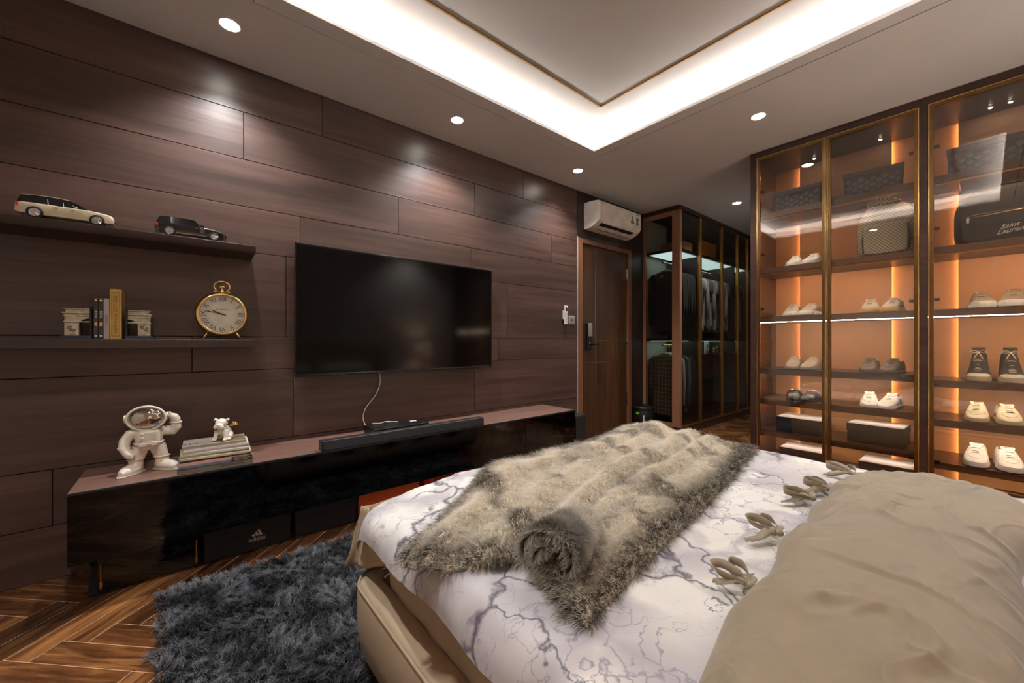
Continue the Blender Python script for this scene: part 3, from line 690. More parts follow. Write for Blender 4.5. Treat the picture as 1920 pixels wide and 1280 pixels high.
def bulldog(z):
    t = thing('bulldog_figurine', 'small white porcelain seated bulldog with gold wings', 'figurine', (.285, .152, z), radians(-34))
    b = MB()
    b.tube([(-.030, 0, .022), (-.020, 0, .036), (-.002, 0, .058)], [.024, .030, .024], 14)
    b.tube([(-.004, 0, .052), (.006, 0, .045)], [.024, .020], 12)
    for s_ in (-1, 1):
        b.tube([(.006, s_*.018, .048), (.012, s_*.022, .025), (.014, s_*.023, .008)], [.014, .010, .009], 10)
        b.ell((.020, s_*.024, .007), (.013, .009, .007))
        b.tube([(-.022, s_*.022, .028), (-.004, s_*.032, .012)], [.017, .011], 10); b.ell((.004, s_*.033, .007), (.013, .008, .007))
    b.ell((.006, 0, .086), (.025, .027, .022)); b.ell((.026, .0, .076), (.014, .020, .013))
    for s_ in (-1, 1):
        b.ell((.028, s_*.013, .070), (.010, .010, .012)); b.tube([(.002, s_*.022, .100), (.004, s_*.030, .105), (.008, s_*.034, .098)], [.006, .006, .0035], 8)
    b.ell((.038, 0, .082), (.004, .006, .004))
    b.obj('body', M_porc, t, remesh=.0018)
    MB().tube([(.004+.021*cos(a), .024*sin(a), .063+.003*cos(a)) for a in [2*pi*i/28 for i in range(28)]], .0022, 8, closed=True).obj('collar', M_porc, t, smooth=True)
    for s_ in (-1, 1):
        w_ = MB()
        for k in range(5):
            a = radians(15+14*k); l = .042-.004*k
            w_.tube([(-.018, s_*.022, .066), (-.022-.004*k, s_*(.022+l*cos(a)*.6), .066+l*sin(a)*.5), (-.03, s_*(.022+l*cos(a)), .062+l*sin(a))], [.003, .004, .001], 6)
        w_.obj('wing', M_gold2, t, smooth=True)
bulldog(zt)

# ============================================================ air conditioner, remote, switch, bin
def aircon():
    t = thing('air_conditioner', 'white wall-mounted air conditioner above the door', 'air conditioner', (0, 3.60, 2.245))
    pr = [(.002, 0), (.06, .0), (.13, .018), (.19, .055), (.205, .09), (.208, .25), (.19, .263), (.10, .275), (.002, .275)]
    MB().prism(pr, 'y', -.37, .37).obj('body', M_white, t, bevel=.004)
    MB().prism([(.1905, .062), (.2055, .092), (.2085, .25), (.2125, .252), (.2105, .088), (.195, .056)], 'y', -.368, .368).obj('front_panel', M_white, t, bevel=.001)
    a = Matrix.Rotation(radians(-29), 4, 'Y')
    MB().box(-.045, .045, -.30, .28, 0, .004, M=Matrix.Translation((.138, 0, .0195)) @ a).obj('air_outlet', M_groove, t)
    MB().box(-.022, .022, -.30, .28, 0, .005, M=Matrix.Translation((.128, 0, .008)) @ Matrix.Rotation(radians(-24), 4, 'Y')).obj('louver', M_white, t, bevel=.001)
    for y in (-.01, .24): MB().box(.10, .17, y, y+.008, .015, .022, M=Matrix.Translation((0, 0, 0))).obj('vane', M_white, t)
    M_gr = mat('green_label', (30, 104, 66), .5)
    MB().add([(.2132, .165, .125), (.2132, .235, .125), (.2132, .20, .215)], [(0, 1, 2)]).obj('warning_sticker', M_gr, t, label='green triangular energy sticker')
    MB().add([(.2135, .178, .135), (.2135, .222, .135), (.2135, .20, .195)], [(0, 1, 2)]).obj('sticker_print', M_yel, t)
    MB().add([(.2137, .194, .14), (.2137, .214, .14), (.2137, .205, .172)], [(0, 1, 2)]).obj('sticker_figure', M_black, t)
    MB().box(.2126, .2134, .275, .315, .11, .20).obj('rating_sticker', M_gr, t); MB().box(.2134, .2137, .278, .312, .15, .156).box(.2134, .2137, .278, .312, .112, .122).obj('sticker_line', M_white, t)
    text('DAIKIN', 'lettering', M_dgrey, t, .018, basis((.2128, -.32, .235), (0, 1, 0), (0, 0, 1)), .0002)
    MB().box(.2126, .2132, .28, .34, .232, .238).obj('indicator', M_dgrey, t)
aircon()
t = thing('remote_control', 'white remote control in a holder on the panelled wall', 'remote control', (0.001, 2.935, 1.245))
MB().box(0, .014, -.030, .022, .05, .14).obj('holder', M_white, t, bevel=.003)
MB().box(.010, .028, -.024, .024, 0, .185).obj('body', M_white, t, bevel=.006)
MB().box(.0281, .029, -.013, .013, .130, .165).obj('display', M_dgrey, t)
for i in range(5):
    for y in (-.01, .006): MB().box(.028, .0295, y, y+.009, .02+.02*i, .03+.02*i).obj('button', M_greyin, t, bevel=.001)
t = thing('light_switch', 'pale square switch plate beside the remote control', 'light switch', (0.001, 3.035, 1.247))
MB().box(0, .009, -.043, .043, 0, .086).obj('plate', mat('switch_plate', (188, 180, 180), .3, .3), t, bevel=.003)
MB().box(.009, .012, -.030, .030, .013, .073).obj('rocker', mat('switch_rocker', (160, 152, 152), .25, .4), t, bevel=.002)
MB().lathe([(.011, .012), (.009, .0135)], (0, 0, .043), 'x', 18).obj('knob', M_dgrey, t)
def bin_():
    t = thing('waste_bin', 'small black round pedal bin by the closet corner', 'bin', (.10, 4.20, 0))
    MB().lathe([(.105, .01), (.112, .02), (.122, .27), (.118, .275)], n=36).obj('body', M_black, t, smooth=True)
    MB().lathe([(.124, .272), (.130, .282), (.130, .300), (.118, .315), (.07, .322)], n=36).obj('lid', M_black, t, smooth=True)
    MB().box(-.02, .02, -.1225, -.119, .225, .25).obj('green_sticker', mat('lime_sticker', (130, 200, 60), .5), t, label='lime green sticker')
    MB().box(.06, .075, -.109, -.100, .13, .22).obj('print', M_white, t)
    MB().lathe([(.108, 0), (.108, .012)], n=32).obj('base_ring', M_dgrey, t)
    MB().box(-.03, .03, -.15, -.10, .012, .022).obj('pedal', M_dgrey, t, bevel=.003)
bin_()

# ============================================================ glass wardrobe (closet corner)
def closet():
    t = thing('glass_wardrobe', 'tall corner wardrobe with smoked glass and brown bronze framing', 'wardrobe')
    Y0, Y1, X1 = 4.35, 6.5, .47
    MB().box(-.02, X1, Y0+.02, Y1, .0, .085).obj('plinth', M_cab, t)
    MB().box(-.02, X1+.004, Y0-.003, Y1, 2.585, HC-.001).obj('cornice', M_cab, t, bevel=.002)
    MB().box(-.02, -.002, Y0+.04, Y1, .085, 2.585).obj('back_panel', M_greyin, t)
    MB().box(-.002, X1-.02, Y1-.02, Y1, .085, 2.585).obj('end_panel', M_cab, t)
    MB().box(-.02, X1-.02, Y0+.045, Y1-.02, .085, .10).obj('bottom_board', M_cab, t)
    for x0, x1 in ((-.012, .035), (.375, X1)):
        MB().box(x0, x1, Y0, Y0+.035 if x1 < .4 else Y0+.05, .085, 2.585).obj('corner_post' if x1 > .4 else 'frame_post', M_brown, t, bevel=.004)
    for z_ in ((2.53, 2.585), (.085, .13)): MB().box(.035, .375, Y0, Y0+.03, *z_).obj('frame_rail', M_brown, t, bevel=.002)
    MB().box(.035, .375, Y0+.012, Y0+.018, .13, 2.53).obj('glass_pane', M_glassclo, t)
    MB().box(X1-.03, X1+.006, Y0+.05, Y1, .085, .11).obj('bottom_rail', M_gold, t, bevel=.001)
    ys = [4.40, 4.85, 5.47, 5.99, 6.35]
    for i, (a, b) in enumerate(zip(ys, ys[1:])):
        d = MB()
        if i: d.box(X1-.02, X1+.012, a, a+.02, .11, 2.575)
        d.box(X1-.02, X1+.012, b-.02, b, .11, 2.575)
        if i: d.box(X1-.016, X1+.004, a+.02, b-.02, 2.565, 2.575)
        d = d.obj('door', M_gold, t, bevel=.002)
        MB().box(X1-.008, X1-.003, a+(.02 if i else .0), b-.02, .11, 2.565).obj('pane', M_glassclo, d)
    # partitions, shelves
    for y in (4.93, 5.98): MB().box(0, .43, y-.012, y+.012, .10, 2.585).obj('divider', M_cab, t)
    for z in (2.16, 1.115): MB().box(0, .43, Y0+.05, Y1-.02, z-.03, z).obj('shelf', M_black, t, bevel=.001)
    for a, b in ((4.42, 4.90), (4.96, 5.95), (6.0, 6.45)):
        MB().box(.06, .40, a, b, 2.1225, 2.129).obj('shelf_glow_sheet', M_ledcl, t)  # glowing sheet stands in for the led-lit underside of the shelf
        MB().box(.06, .30, a, b, 1.078, 1.084).obj('shelf_glow_sheet', M_ledcl, t)  # second glowing sheet, added to brighten the lower section
        MB().tube([(.22, a, 2.02), (.22, b, 2.02)], .012, 10).obj('hanging_rail', M_chrome, t)
    MB().tube([(.22, 4.42, 1.03), (.22, 4.90, 1.03)], .010, 10).obj('hanging_rail', M_gold2, t)
    # drawer unit with glass top
    u = MB().box(.01, .42, 4.96, 6.44, .60, .905).obj('drawer_unit', M_wall2, t)
    for a, b in ((4.965, 5.69), (5.70, 6.435)):
        for z0, z1 in ((.61, .755), (.76, .895)): MB().box(.42, .436, a, b, z0, z1).obj('drawer', M_drawer, u, bevel=.002)
    MB().box(.01, .44, 4.95, 6.45, .906, .92).obj('counter_top', M_gloss, t, bevel=.001)
    MB().box(.438, .444, 4.95, 6.45, .897, .921).obj('counter_edge', M_steel, t)
    return t
M_drawer = mat('burgundy_drawer_front', (58, 28, 22), .35)
closet()

def garment(label, y, zt, zb, hw, m, cat='shirt', group=None, thick=.02, sleeve=.5, x=.22, hang=None, seed=0, name='hanging_shirt'):
    t = thing(name, label, cat, (x, y, zt), 0, group)
    H = zt-zb; rings = []
    prof = [(0, .18, .5), (.012, .32, .7), (.035, .60, .9), (.065, .90, 1), (.11, 1.0, 1), (.25, .90, 1), (.5, .86, 1.05), (.75, .9, 1.15), (1, .95, 1.25)]
    n = 20
    for i in range(17):
        u = i/16; z = -H*u if u > .25 else -H*u
        ww, dd = [lerp(a[k], b[k], (u-a[0])/(b[0]-a[0])) for k in (1, 2) for a, b in zip(prof, prof[1:]) if a[0] <= u <= b[0]][:4:2] if False else (None, None)
        for a, b in zip(prof, prof[1:]):
            if a[0] <= u <= b[0]+1e-9:
                f = (u-a[0])/(b[0]-a[0]); ww = lerp(a[1], b[1], f); dd = lerp(a[2], b[2], f); break
        ring = []
        for k in range(n):
            an = 2*pi*k/n
            fd = 1+.35*u*sin(an*5+seed)+.2*u*sin(an*9+seed*2)
            ring.append((hw*ww*cos(an), thick*dd*sin(an)*fd, z))
        rings.append(ring)
    MB().loft(rings).obj('body', m, t, smooth=True)
    if sleeve:
        for s_ in (-1, 1):
            l = H*sleeve
            MB().tube([(s_*hw*.80, 0, -.06*H-.01), (s_*hw*.98, 0, -.09*H-.02), (s_*hw*1.06, .004, -l*.5-.03), (s_*hw*1.03, .006*sin(seed), -l-.03)], [thick*.9, thick*1.2, thick*1.1, thick*1.0], 10).obj('sleeve', m, t, smooth=True)
    hg = hang or M_chrome
    MB().tube([(0, 0, .0), (0, 0, .045), (.012, 0, .062), (.006, 0, .082), (-.008, 0, .080), (-.011, 0, .068)], .0022, 6).tube([(-hw*.8, 0, -.045), (0, 0, .006), (hw*.8, 0, -.045)], .005, 8).obj('hanger', hg, t, smooth=True)
    return t
M_jkt = mat('black_wool', (16, 16, 18), .85, sheen=.2); M_jkt2 = mat('charcoal_wool', (34, 34, 38), .85)
M_tee = mat('light_grey_cotton', (150, 150, 154), .85, var=.08); M_tee2 = mat('mid_grey_cotton', (104, 106, 110), .85, var=.08); M_tee3 = mat('off_white_cotton', (186, 186, 186), .85)
M_nvy = mat('navy_cotton', (26, 30, 44), .85)
t = garment('black jacket hanging nearest the front glass, upper rail', 4.50, 1.94, 1.20, .185, M_jkt, 'jacket', thick=.035, sleeve=.85, name='hanging_jacket')
MB().box(-.05, -.015, -.042, -.040, -.10, -.06).obj('chest_badge', M_red, t); MB().box(-.015, .015, -.030, -.027, -.022, -.008).obj('collar_label', M_greyin, t)
for i in range(5):
    garment(['black jacket just behind the front jacket on the upper rail', 'charcoal jacket third from the front glass, upper rail', 'black jacket fourth from the front glass, upper rail', 'charcoal jacket fifth from the front glass, upper rail', 'last black jacket before the first partition'][i],
            4.585+.066*i, 1.94, 1.18-.02*(i % 2), .180, M_jkt if i % 2 == 0 else M_jkt2, 'jacket', None, .026, .85, seed=i, name='hanging_jacket')
for i in range(15):
    m = [M_tee2, M_tee, M_tee3, M_tee, M_tee2][i % 5]
    garment('pale cotton shirt hanging among others behind the middle glass doors', 5.02+.062*i, 1.93, 1.26-.03*((i*7) % 3), .17, m, 'shirt', 'pale shirts on the middle rail', .022, .28 if i % 3 else .8, seed=i*1.3)
for i in range(6):
    garment('grey or black shirt hanging behind the last glass door', 6.05+.062*i, 1.93, 1.24, .17, [M_tee2, M_jkt, M_tee][i % 3], 'shirt', 'shirts on the end rail', .022, .28, seed=i*2.3)
M_chk = base('brown_check_tweed')
m_, nt_, b_ = M_chk; M_chk = m_
v_ = coords(nt_, (1, 1, 1), False); acc_ = None
for ax_, sc_ in (('X', 21), ('Z', 19), ('X', 63), ('Z', 57)):
    wv = N(nt_, 'ShaderNodeTexWave', wave_type='BANDS', bands_direction=ax_); wv.inputs['Scale'].default_value = sc_/3.0
    nt_.links.new(v_, wv.inputs['Vector'])
    gt = N(nt_, 'ShaderNodeMath', operation='GREATER_THAN'); gt.inputs[1].default_value = .86; nt_.links.new(wv.outputs['Fac'], gt.inputs[0])
    if acc_ is None: acc_ = gt.outputs[0]
    else:
        mxx = N(nt_, 'ShaderNodeMath', operation='ADD'); nt_.links.new(acc_, mxx.inputs[0]); nt_.links.new(gt.outputs[0], mxx.inputs[1]); acc_ = mxx.outputs[0]
dvv = N(nt_, 'ShaderNodeMath', operation='MULTIPLY'); dvv.inputs[1].default_value = .4; nt_.links.new(acc_, dvv.inputs[0])
nt_.links.new(ramp(nt_, [(0, (30, 25, 20)), (.45, (92, 78, 60)), (1, (120, 106, 84))], dvv.outputs[0]), b_.inputs['Base Color']); b_.inputs['Roughness'].default_value = .9
garment('brown checked wool coat hanging low beside the bin', 4.48, .93, .17, .18, M_chk, 'coat', thick=.03, sleeve=.8, hang=M_gold2, name='hanging_coat')
for i, (c_, lab) in enumerate([(M_tee3, 'white long shirt behind the checked coat'), (M_jkt, 'black shirt between two pale shirts on the lower rail'), (M_tee2, 'grey shirt on the lower rail'),
                               (M_nvy, 'navy shirt second from the lower rail end'), (M_jkt2, 'charcoal shirt at the lower rail end')]):
    garment(lab, 4.56+.068*i, .93, .20+.03*(i % 2), .175, c_, 'shirt', None, .024, .8, seed=i*1.9, hang=M_gold2)
# things inside closet
def simplebox(name, label, cat, c, d, m, m2=None, group=None, rz=0):
    t = thing(name, label, cat, c, rz, group); x, y, z = d
    MB().box(-x/2+.002, x/2-.002, -y/2+.002, y/2-.002, 0, z*.9).obj('body', m, t, bevel=.002)
    MB().box(-x/2, x/2, -y/2, y/2, z*.62, z).obj('lid', m2 or m, t, bevel=.003)
    return t
simplebox('storage_box', 'amber orange box on the wardrobe top shelf', 'box', (.24, 5.30, 2.161), (.30, .42, .20), mat('amber_card', (186, 122, 44), .5))
simplebox('storage_box', 'tan flat box on the wardrobe top shelf by the corner', 'box', (.24, 4.72, 2.161), (.28, .26, .12), mat('tan_card', (140, 104, 70), .5))
for i, (y, w_, lab) in enumerate([(5.33, .34, 'larger white picture frame standing on the wardrobe counter'), (5.86, .2, 'smaller white picture frame standing on the wardrobe counter')]):
    t = thing('picture_frame', lab, 'picture frame', (.10, y, .921), radians(8))
    MB().box(-.008, .008, -w_/2, w_/2, 0, .165).obj('frame', M_white, t, bevel=.002)
    MB().box(.0085, .0095, -w_/2+.015, w_/2-.015, .015, .15).obj('print', M_tee3, t)
    MB().box(.0096, .0102, -.02, .02, .07, .11).obj('motif', M_dgrey, t)
t = thing('figurine', 'small silver figurine standing on the wardrobe counter', 'figurine', (.28, 5.15, .921))
MB().tube([(0, 0, 0), (0, 0, .03), (0, 0, .07), (0, 0, .10)], [.014, .012, .018, .008], 10).ell((0, 0, .118), (.014, .015, .016)).tube([(0, -.015, .08), (.01, -.04, .09), (.02, -.05, .11)], .006).tube([(0, .015, .08), (.01, .038, .07)], .006).obj('body', M_chrome, t, smooth=True)
MB().lathe([(.026, 0), (.026, .006)], n=16).obj('base', M_black, t)
for i in range(7):
    t = thing('perfume_bottle', 'small glass perfume bottle on the wardrobe counter', 'bottle', (.22+.05*(i % 2), 5.62+.09*i+(.12 if i > 1 else 0), .921), 0, 'perfume bottles on the wardrobe counter')
    h_ = .05+.012*(i % 3)
    MB().box(-.016, .016, -.018, .018, 0, h_).obj('body', [M_steel, M_gold2, M_chrome][i % 3], t, bevel=.003)
    MB().lathe([(.008, h_), (.008, h_+.018)], n=12).obj('cap', M_gold2, t)

# ============================================================ lit display cabinet
SH = [(2.08, 2.12), (1.632, 1.672), (1.232, 1.275)]
SL = SH+[(.808, .852), (.560, .604), (.304, .346), (.085, .11)]
SR = SH+[(.786, .827), (.536, .579), (.268, .307)]
def cabinet():
    t = thing('display_cabinet', 'full-height dark walnut cabinet with amber-lit shelves and glass doors', 'cabinet')
    y0, y1 = 3.65, 4.10
    MB().box(1.44, 3.445, y0-.004, y1+.08, 2.585, HC-.001).obj('cornice', M_cab, t, bevel=.001)
    MB().box(1.44, 3.445, y0+.02, y1+.08, 0, .085).obj('plinth', M_cab, t)
    MB().box(1.44, 1.484, y0, y1+.08, .085, 2.585).obj('side_panel', M_cab, t, bevel=.001)
    MB().box(2.427, 2.464, y0, y1, .085, 2.585).obj('upright', M_cab, t, bevel=.001)
    MB().box(3.40, 3.44, y0, y1, .085, 2.585).obj('upright', M_cab, t, bevel=.001)
    MB().box(1.484, 3.40, y1+.03, y1+.08, .085, 2.585).obj('back_board', M_amber, t)
    for a, b in ((1.672, 2.247), (2.58, 3.28)):
        MB().box(a, b, y1-.004, y1+.012, .11, 2.585).obj('back_panel', M_amber, t, bevel=.001)
    # amber seam lights behind the proud panels' edges
    for x in (1.686, 2.233, 2.594, 3.266):
        MB().box(x-.003, x+.003, y1+.016, y1+.024, .11, 2.58).obj('led_seam', M_ledseam, t)
    for a, b in ((1.486, 2.425), (2.466, 3.40)):
        for i, (z0, z1) in enumerate(SL if a < 2 else SR):
            MB().box(a, b, y0+.035, y1-.005, z0, z1).obj('shelf', M_cab, t, bevel=.001)
            MB().box(a+.002, b-.002, y0+.031, y0+.035, z0-.001, z1+.001).obj('shelf_edge', M_bronze2, t)
            if z0 > .2:
                yy = y0+.075 if i in (1, 2, 0) else y0+.17
                q = MB().box(a+.01, b-.01, yy, yy+(.007 if i < 3 else .012), z0-.0008 if i > 2 else z0-.003, z0+.002)
                q.obj('led_strip', M_ledshelf2 if i == 0 else M_ledshelf3 if i > 2 else M_ledshelf, t)
            if i in (0, 1):
                MB().box(a+.004, b-.004, yy-.012, yy-.002, z0-.008, z0).obj('led_channel', M_amber, t)
        # ceiling spots of top compartment
        MB().box(a, b, y0+.03, y1, 2.575, 2.585).obj('top_board', M_cab, t)
    MB().box(2.246, 2.249, y1-.02, y1-.015, 2.12, 2.5)
    for x0, x1, hs in ((1.487, 1.944, 0), (1.949, 2.425, 1), (2.466, 2.930, 0), (2.935, 3.398, 1)):
        d = MB(); z0, z1 = .095, 2.582; f = .024
        d.box(x0, x0+f, y0, y0+.022, z0, z1).box(x1-f, x1, y0, y0+.022, z0, z1).box(x0+f, x1-f, y0, y0+.022, z1-f, z1).box(x0+f, x1-f, y0, y0+.022, z0, z0+f)
        d = d.obj('door', M_bronze, t, bevel=.002)
        e = MB(); q = .005
        e.box(x0, x0+q, y0-.003, y0, z0, z1).box(x1-q, x1, y0-.003, y0, z0, z1).box(x0+q, x1-q, y0-.003, y0, z1-q, z1)
        e.obj('gold_edge', M_gold2, d)
        MB().box(x0+f-.004, x1-f+.004, y0+.009, y0+.014, z0+f-.004, z1-f+.004).obj('pane', M_glassdoor, d)
        xh = x1-f-.012 if hs else x0+f
        for z in (2.30, 1.74 if hs else 1.78, 1.33, .30):
            MB().box(xh-.012, xh+.024, y0+.022, y0+.034, z, z+.018).obj('hinge', M_black, d)
    return t
M_bronze2 = wood('shelf_edge_walnut', (64, 40, 26), (82, 54, 36), (98, 66, 44), scale=(1.6, 30, 30), rough=.35)
M_ledshelf3 = emis('led_warm_lower', (255, 230, 200), LED_E*.5)
M_ledshelf2 = emis('led_warm_top', (255, 222, 184), LED_E*.35)
cabinet()
for i, x in enumerate((1.80, 2.20, 2.72, 2.80, 3.2)):      # small cabinet ceiling spots
    t = thing('cabinet_spot', ['tiny spot in the top of the left cabinet door bay', 'tiny spot in the top of the second cabinet bay', 'left one of twin tiny spots in the right cabinet bay', 'right one of twin tiny spots in the right cabinet bay', 'tiny spot at the far right cabinet bay'][i], 'light', (x, 3.98, 2.5749), 0, 'cabinet spots')
    MB().lathe([(.016, 0), (.014, -.004), (.010, -.0045)], n=16).obj('ring', M_gold, t); MB().lathe([(.009, -.0046), (.008, -.0065)], n=14).obj('lens', M_ledtiny, t) if False else MB().lathe([(.009, -.0046), (.008, -.0065)], n=14).obj('lens', M_spotface, t)

# ------------------------------------------------------------ shoes
def hwf(u, W):  # outline half-width along length, 0 toe .. 1 heel
    if u < .22: k = sqrt(max(0, 1-((.22-u)/.22)**2)); return W*(.02+.93*k)
    if u < .35: return W*lerp(.95, 1.0, (u-.22)/.13)
    if u < .6: return W*lerp(1.0, .80, (u-.35)/.25)
    if u < .85: return W*lerp(.80, .78, (u-.6)/.25)
    k = sqrt(max(0, 1-((u-.85)/.15)**2)); return W*(.05+.73*k)
def shoe(label, group, loc, rz, mirror=1, L=.285, W=.052, H=.105, sh=.024, up=None, so=None, la=None, style='sneaker', ln=None, accent=None, n_l=5, chunky=0, name='sneaker'):
    t = thing(name, label, 'shoe', loc, rz, group)
    up = up or M_white; so = so or M_white; la = la or M_white
    def outline(e, z, n=40):
        r = []
        for i in range(n):
            a = 2*pi*i/n; u = .5-.5*cos(a); s_ = 1 if sin(a) >= 0 else -1
            r.append((s_*(hwf(u, W)+e)+mirror*.006*(1-u)**2, -L/2+u*L+(-e if u < .02 else e if u > .98 else 0), z+(.012*(1-u/.15)**2 if u < .15 and z < .004 else 0)))
        return r
    MB().loft([outline(-.004, 0), outline(.001+chunky, .004), outline(.002+chunky, sh*.6), outline(-.001, sh)]).obj('sole', so, t, smooth=False, bevel=.001)
    if chunky:
        tr = MB()
        for i in range(10):
            u = .08+.09*i
            for s_ in (-1, 1): tr.box(s_*(hwf(u, W)+.003)-.004, s_*(hwf(u, W)+.003)+.004, -L/2+u*L, -L/2+u*L+.014, .004, sh*.55)
        tr.obj('tread_lug', so, t, bevel=.001)
    def top(u):
        if style == 'high': P = [(0, .02), (.1, .040), (.25, .052), (.38, .075), (.5, .13), (.6, .18), (.75, .2), (.9, .195), (1, .17)]; sc = H/.2
        elif style == 'mule': P = [(0, .02), (.12, .042), (.28, .060), (.42, .075), (.52, .078), (.6, .04), (.75, .032), (1, .034)]; sc = H/.078
        else: P = [(0, .018), (.08, .036), (.2, .050), (.34, .066), (.48, .088), (.58, .099), (.68, .095), (.8, .092), (.93, .1), (1, .074)]; sc = H/.105
        for a, b in zip(P, P[1:]):
            if a[0] <= u <= b[0]+1e-9:
                f = (u-a[0])/(b[0]-a[0]); f = f*f*(3-2*f); return lerp(a[1], b[1], f)*sc
    rings = []; n = 24; nu = 26
    for i in range(nu+1):
        u = .012+.976*i/nu; w_ = hwf(u, W)*.97; h = top(u); ring = []
        o = 0 if u < .56 else min(1, (u-.56)/.06)
        if u > .955: o *= max(0, (1-u)/.045)
        if style == 'mule' and u > .55: o = 0
        for k in range(n):
            a = pi*k/(n-1); c_, s_ = cos(a), sin(a)
            x = w_*(abs(c_)**.75)*(1 if c_ >= 0 else -1); ht = (h-sh*.8)*(s_**.55)
            taper = 1-.10*min(1, ht/.08)*(0 if u < .3 else 1)
            dent = o*(.030 if style != 'high' else .05)*exp(-(x/(w_*.62))**4) if s_ > .3 else 0
            ring.append((x*taper+mirror*.006*(1-u)**2, -L/2+u*L, sh*.8+max(ht-dent, 0)))
        rings.append(ring)
    MB().loft(rings).obj('upper', up, t, smooth=True)
    if style != 'mule':
        r = []
        for i in range(22):
            a = 2*pi*i/22; u = .765+.165*cos(a)
            r.append((hwf(u, W)*.60*sin(a), -L/2+u*L, top(u)-(.022 if style != 'high' else .03)))
        MB().loft([r, [(x, y, z+.004) for x, y, z in r]]).obj('lining', ln or M_dgrey, t)
        u0 = .44 if style != 'high' else .46
        ty = -L/2+(.60 if style != 'high' else .63)*L; tz = top(.56)+.003 if style != 'high' else H*.99
        y_a = -L/2+.36*L; z_a = top(.36)-.004
        MB().loft([[(-w1, y_, z_), (w1, y_, z_), (w1, y_+.006, z_-.003), (-w1, y_+.006, z_-.003)] for w1, y_, z_ in ((W*.30, y_a, z_a), (W*.42, -L/2+.48*L, top(.48)+.001), (W*.55, ty-.012, tz-.003), (W*.50, ty+.002, tz+(.001 if style != 'high' else .006)))]).obj('tongue', accent if style == 'high' else up, t, bevel=.002)
        lc = MB()
        for k in range(n_l):
            u = lerp(.30, .565 if style != 'high' else .60, k/(n_l-1)); z = top(u)+.0015; y = -L/2+u*L; ww = W*lerp(.36, .42, k/(n_l-1))
            lc.tube([(-ww, y+.004, z-.006), (-ww*.5, y, z+.0005), (0, y-.001, z+.001), (ww*.5, y, z+.0005), (ww, y+.004, z-.006)], .0022 if style != 'high' else .0028, 6)
        if style == 'high':
            for s_ in (-1, 1):
                z = top(.58); y = -L/2+.56*L
                lc.tube([(0, y-.004, z+.002), (s_*.018, y-.012, z+.010), (s_*.036, y-.012, z+.002), (s_*.022, y-.008, z-.006), (0, y-.004, z)], .0026, 6)
                lc.tube([(0, y-.004, z), (s_*.014, y-.016, z-.03), (s_*.022, y-.02, z-.055)], .0026, 6)
        lc.obj('laces', la, t, smooth=True)
    if style == 'high' or accent is not None and style == 'sneaker':
        if style == 'high':
            rr = [[(x*1.03, y-.001, min(z, .052)) for x, y, z in ring_] for ring_ in rings[:7]]
            MB().loft(rr).obj('toe_cap', so, t, smooth=True)
        else:
            for s_ in (-1, 1): MB().box(s_*hwf(.7, W)*.96-.002, s_*hwf(.7, W)*.96+.002, L*.1, L*.17, .03, .062).obj('side_stripe', accent, t, bevel=.001)
    if style == 'sneaker' and not chunky:
        pts = [(W*.62*cos(a), -L/2+.30*L-.050*sin(a), 0) for a in [pi*i/14 for i in range(15)]]
        def surf(x, y):
            u = (y+L/2)/L; w_ = hwf(u, W)*.97; c_ = min(.999, (abs(x)/w_)**(1/.75)); return sh*.8+(top(u)-sh*.8)*((1-c_*c_)**.5)**.62
        MB().tube([(x+mirror*.003, y, surf(x, y)+.0006) for x, y, z in pts], .0013, 5).obj('toe_seam', up, t, smooth=True)
    if style == 'mule':
        MB().tube([(W*1.0*cos(a), -L/2+.44*L+.006*sin(a), sh*.8+(top(.44)-sh*.8+.003)*sin(a)**.62 if 0 < a < pi else sh*.8) for a in [pi*i/16 for i in range(17)]], .007, 8).obj('stripe_band', accent, t, smooth=True)
        MB().tube([(-.018, -L/2+.40*L, top(.4)+.004), (0, -L/2+.395*L, top(.4)+.007), (.018, -L/2+.40*L, top(.4)+.004)], .003, 8).ell((-.02, -L/2+.40*L, top(.4)+.003), (.006, .006, .004)).ell((.02, -L/2+.40*L, top(.4)+.003), (.006, .006, .004)).obj('horsebit', M_gold2, t, smooth=True)
        r = [(hwf(u, W)*.75*s_, -L/2+u*L, .0375) for s_, us in ((1, [.55, .7, .85, .95]), (-1, [.95, .85, .7, .55])) for u in us]
        MB().loft([r, [(x, y, z+.002) for x, y, z in r]]).obj('insole', ln or M_bk, t)
    if style == 'strap':
        pass
    return t
K = lambda n_, c_, r_=.6, **k: mat(n_, c_, r_, **k)
M_sg = K('dusty_grey_knit', (150, 138, 122), .8, bump=.15, bs=300); M_sg2 = K('pale_grey_foam', (206, 202, 192)); M_tau = K('taupe_knit', (126, 108, 86), .8, bump=.15, bs=300)
M_foam = K('off_white_foam', (222, 216, 202)); M_gum = K('yellow_gum', (196, 148, 62)); M_wl = K('white_leather', (228, 226, 222), .4); M_crl = K('cream_leather', (212, 200, 170), .5)
M_crs = K('cream_rubber', (190, 178, 146)); M_bs = K('beige_suede', (158, 140, 122), .85); M_gb = K('grey_brown_suede', (100, 84, 70), .85); M_dc = K('dark_canvas', (34, 26, 26), .85); M_ecru = K('ecru_rubber', (176, 162, 130)); M_lace = K('ecru_lace', (204, 190, 158)); M_blk = K('black_leather', (20, 17, 17), .35); M_strp = K('red_stripe_band', (150, 60, 58), .6)
def pair(xc, z, lab, yc=3.845, d=.123, rz=(4, -4), **k):
    for s_, side in ((-1, 'left-hand'), (1, 'right-hand')):
        shoe('%s, %s one' % (lab, side), 'shoe pairs in the cabinet', (xc+s_*d/2, yc, z+.0005), radians(rz[0 if s_ < 0 else 1]), mirror=-s_, **k)
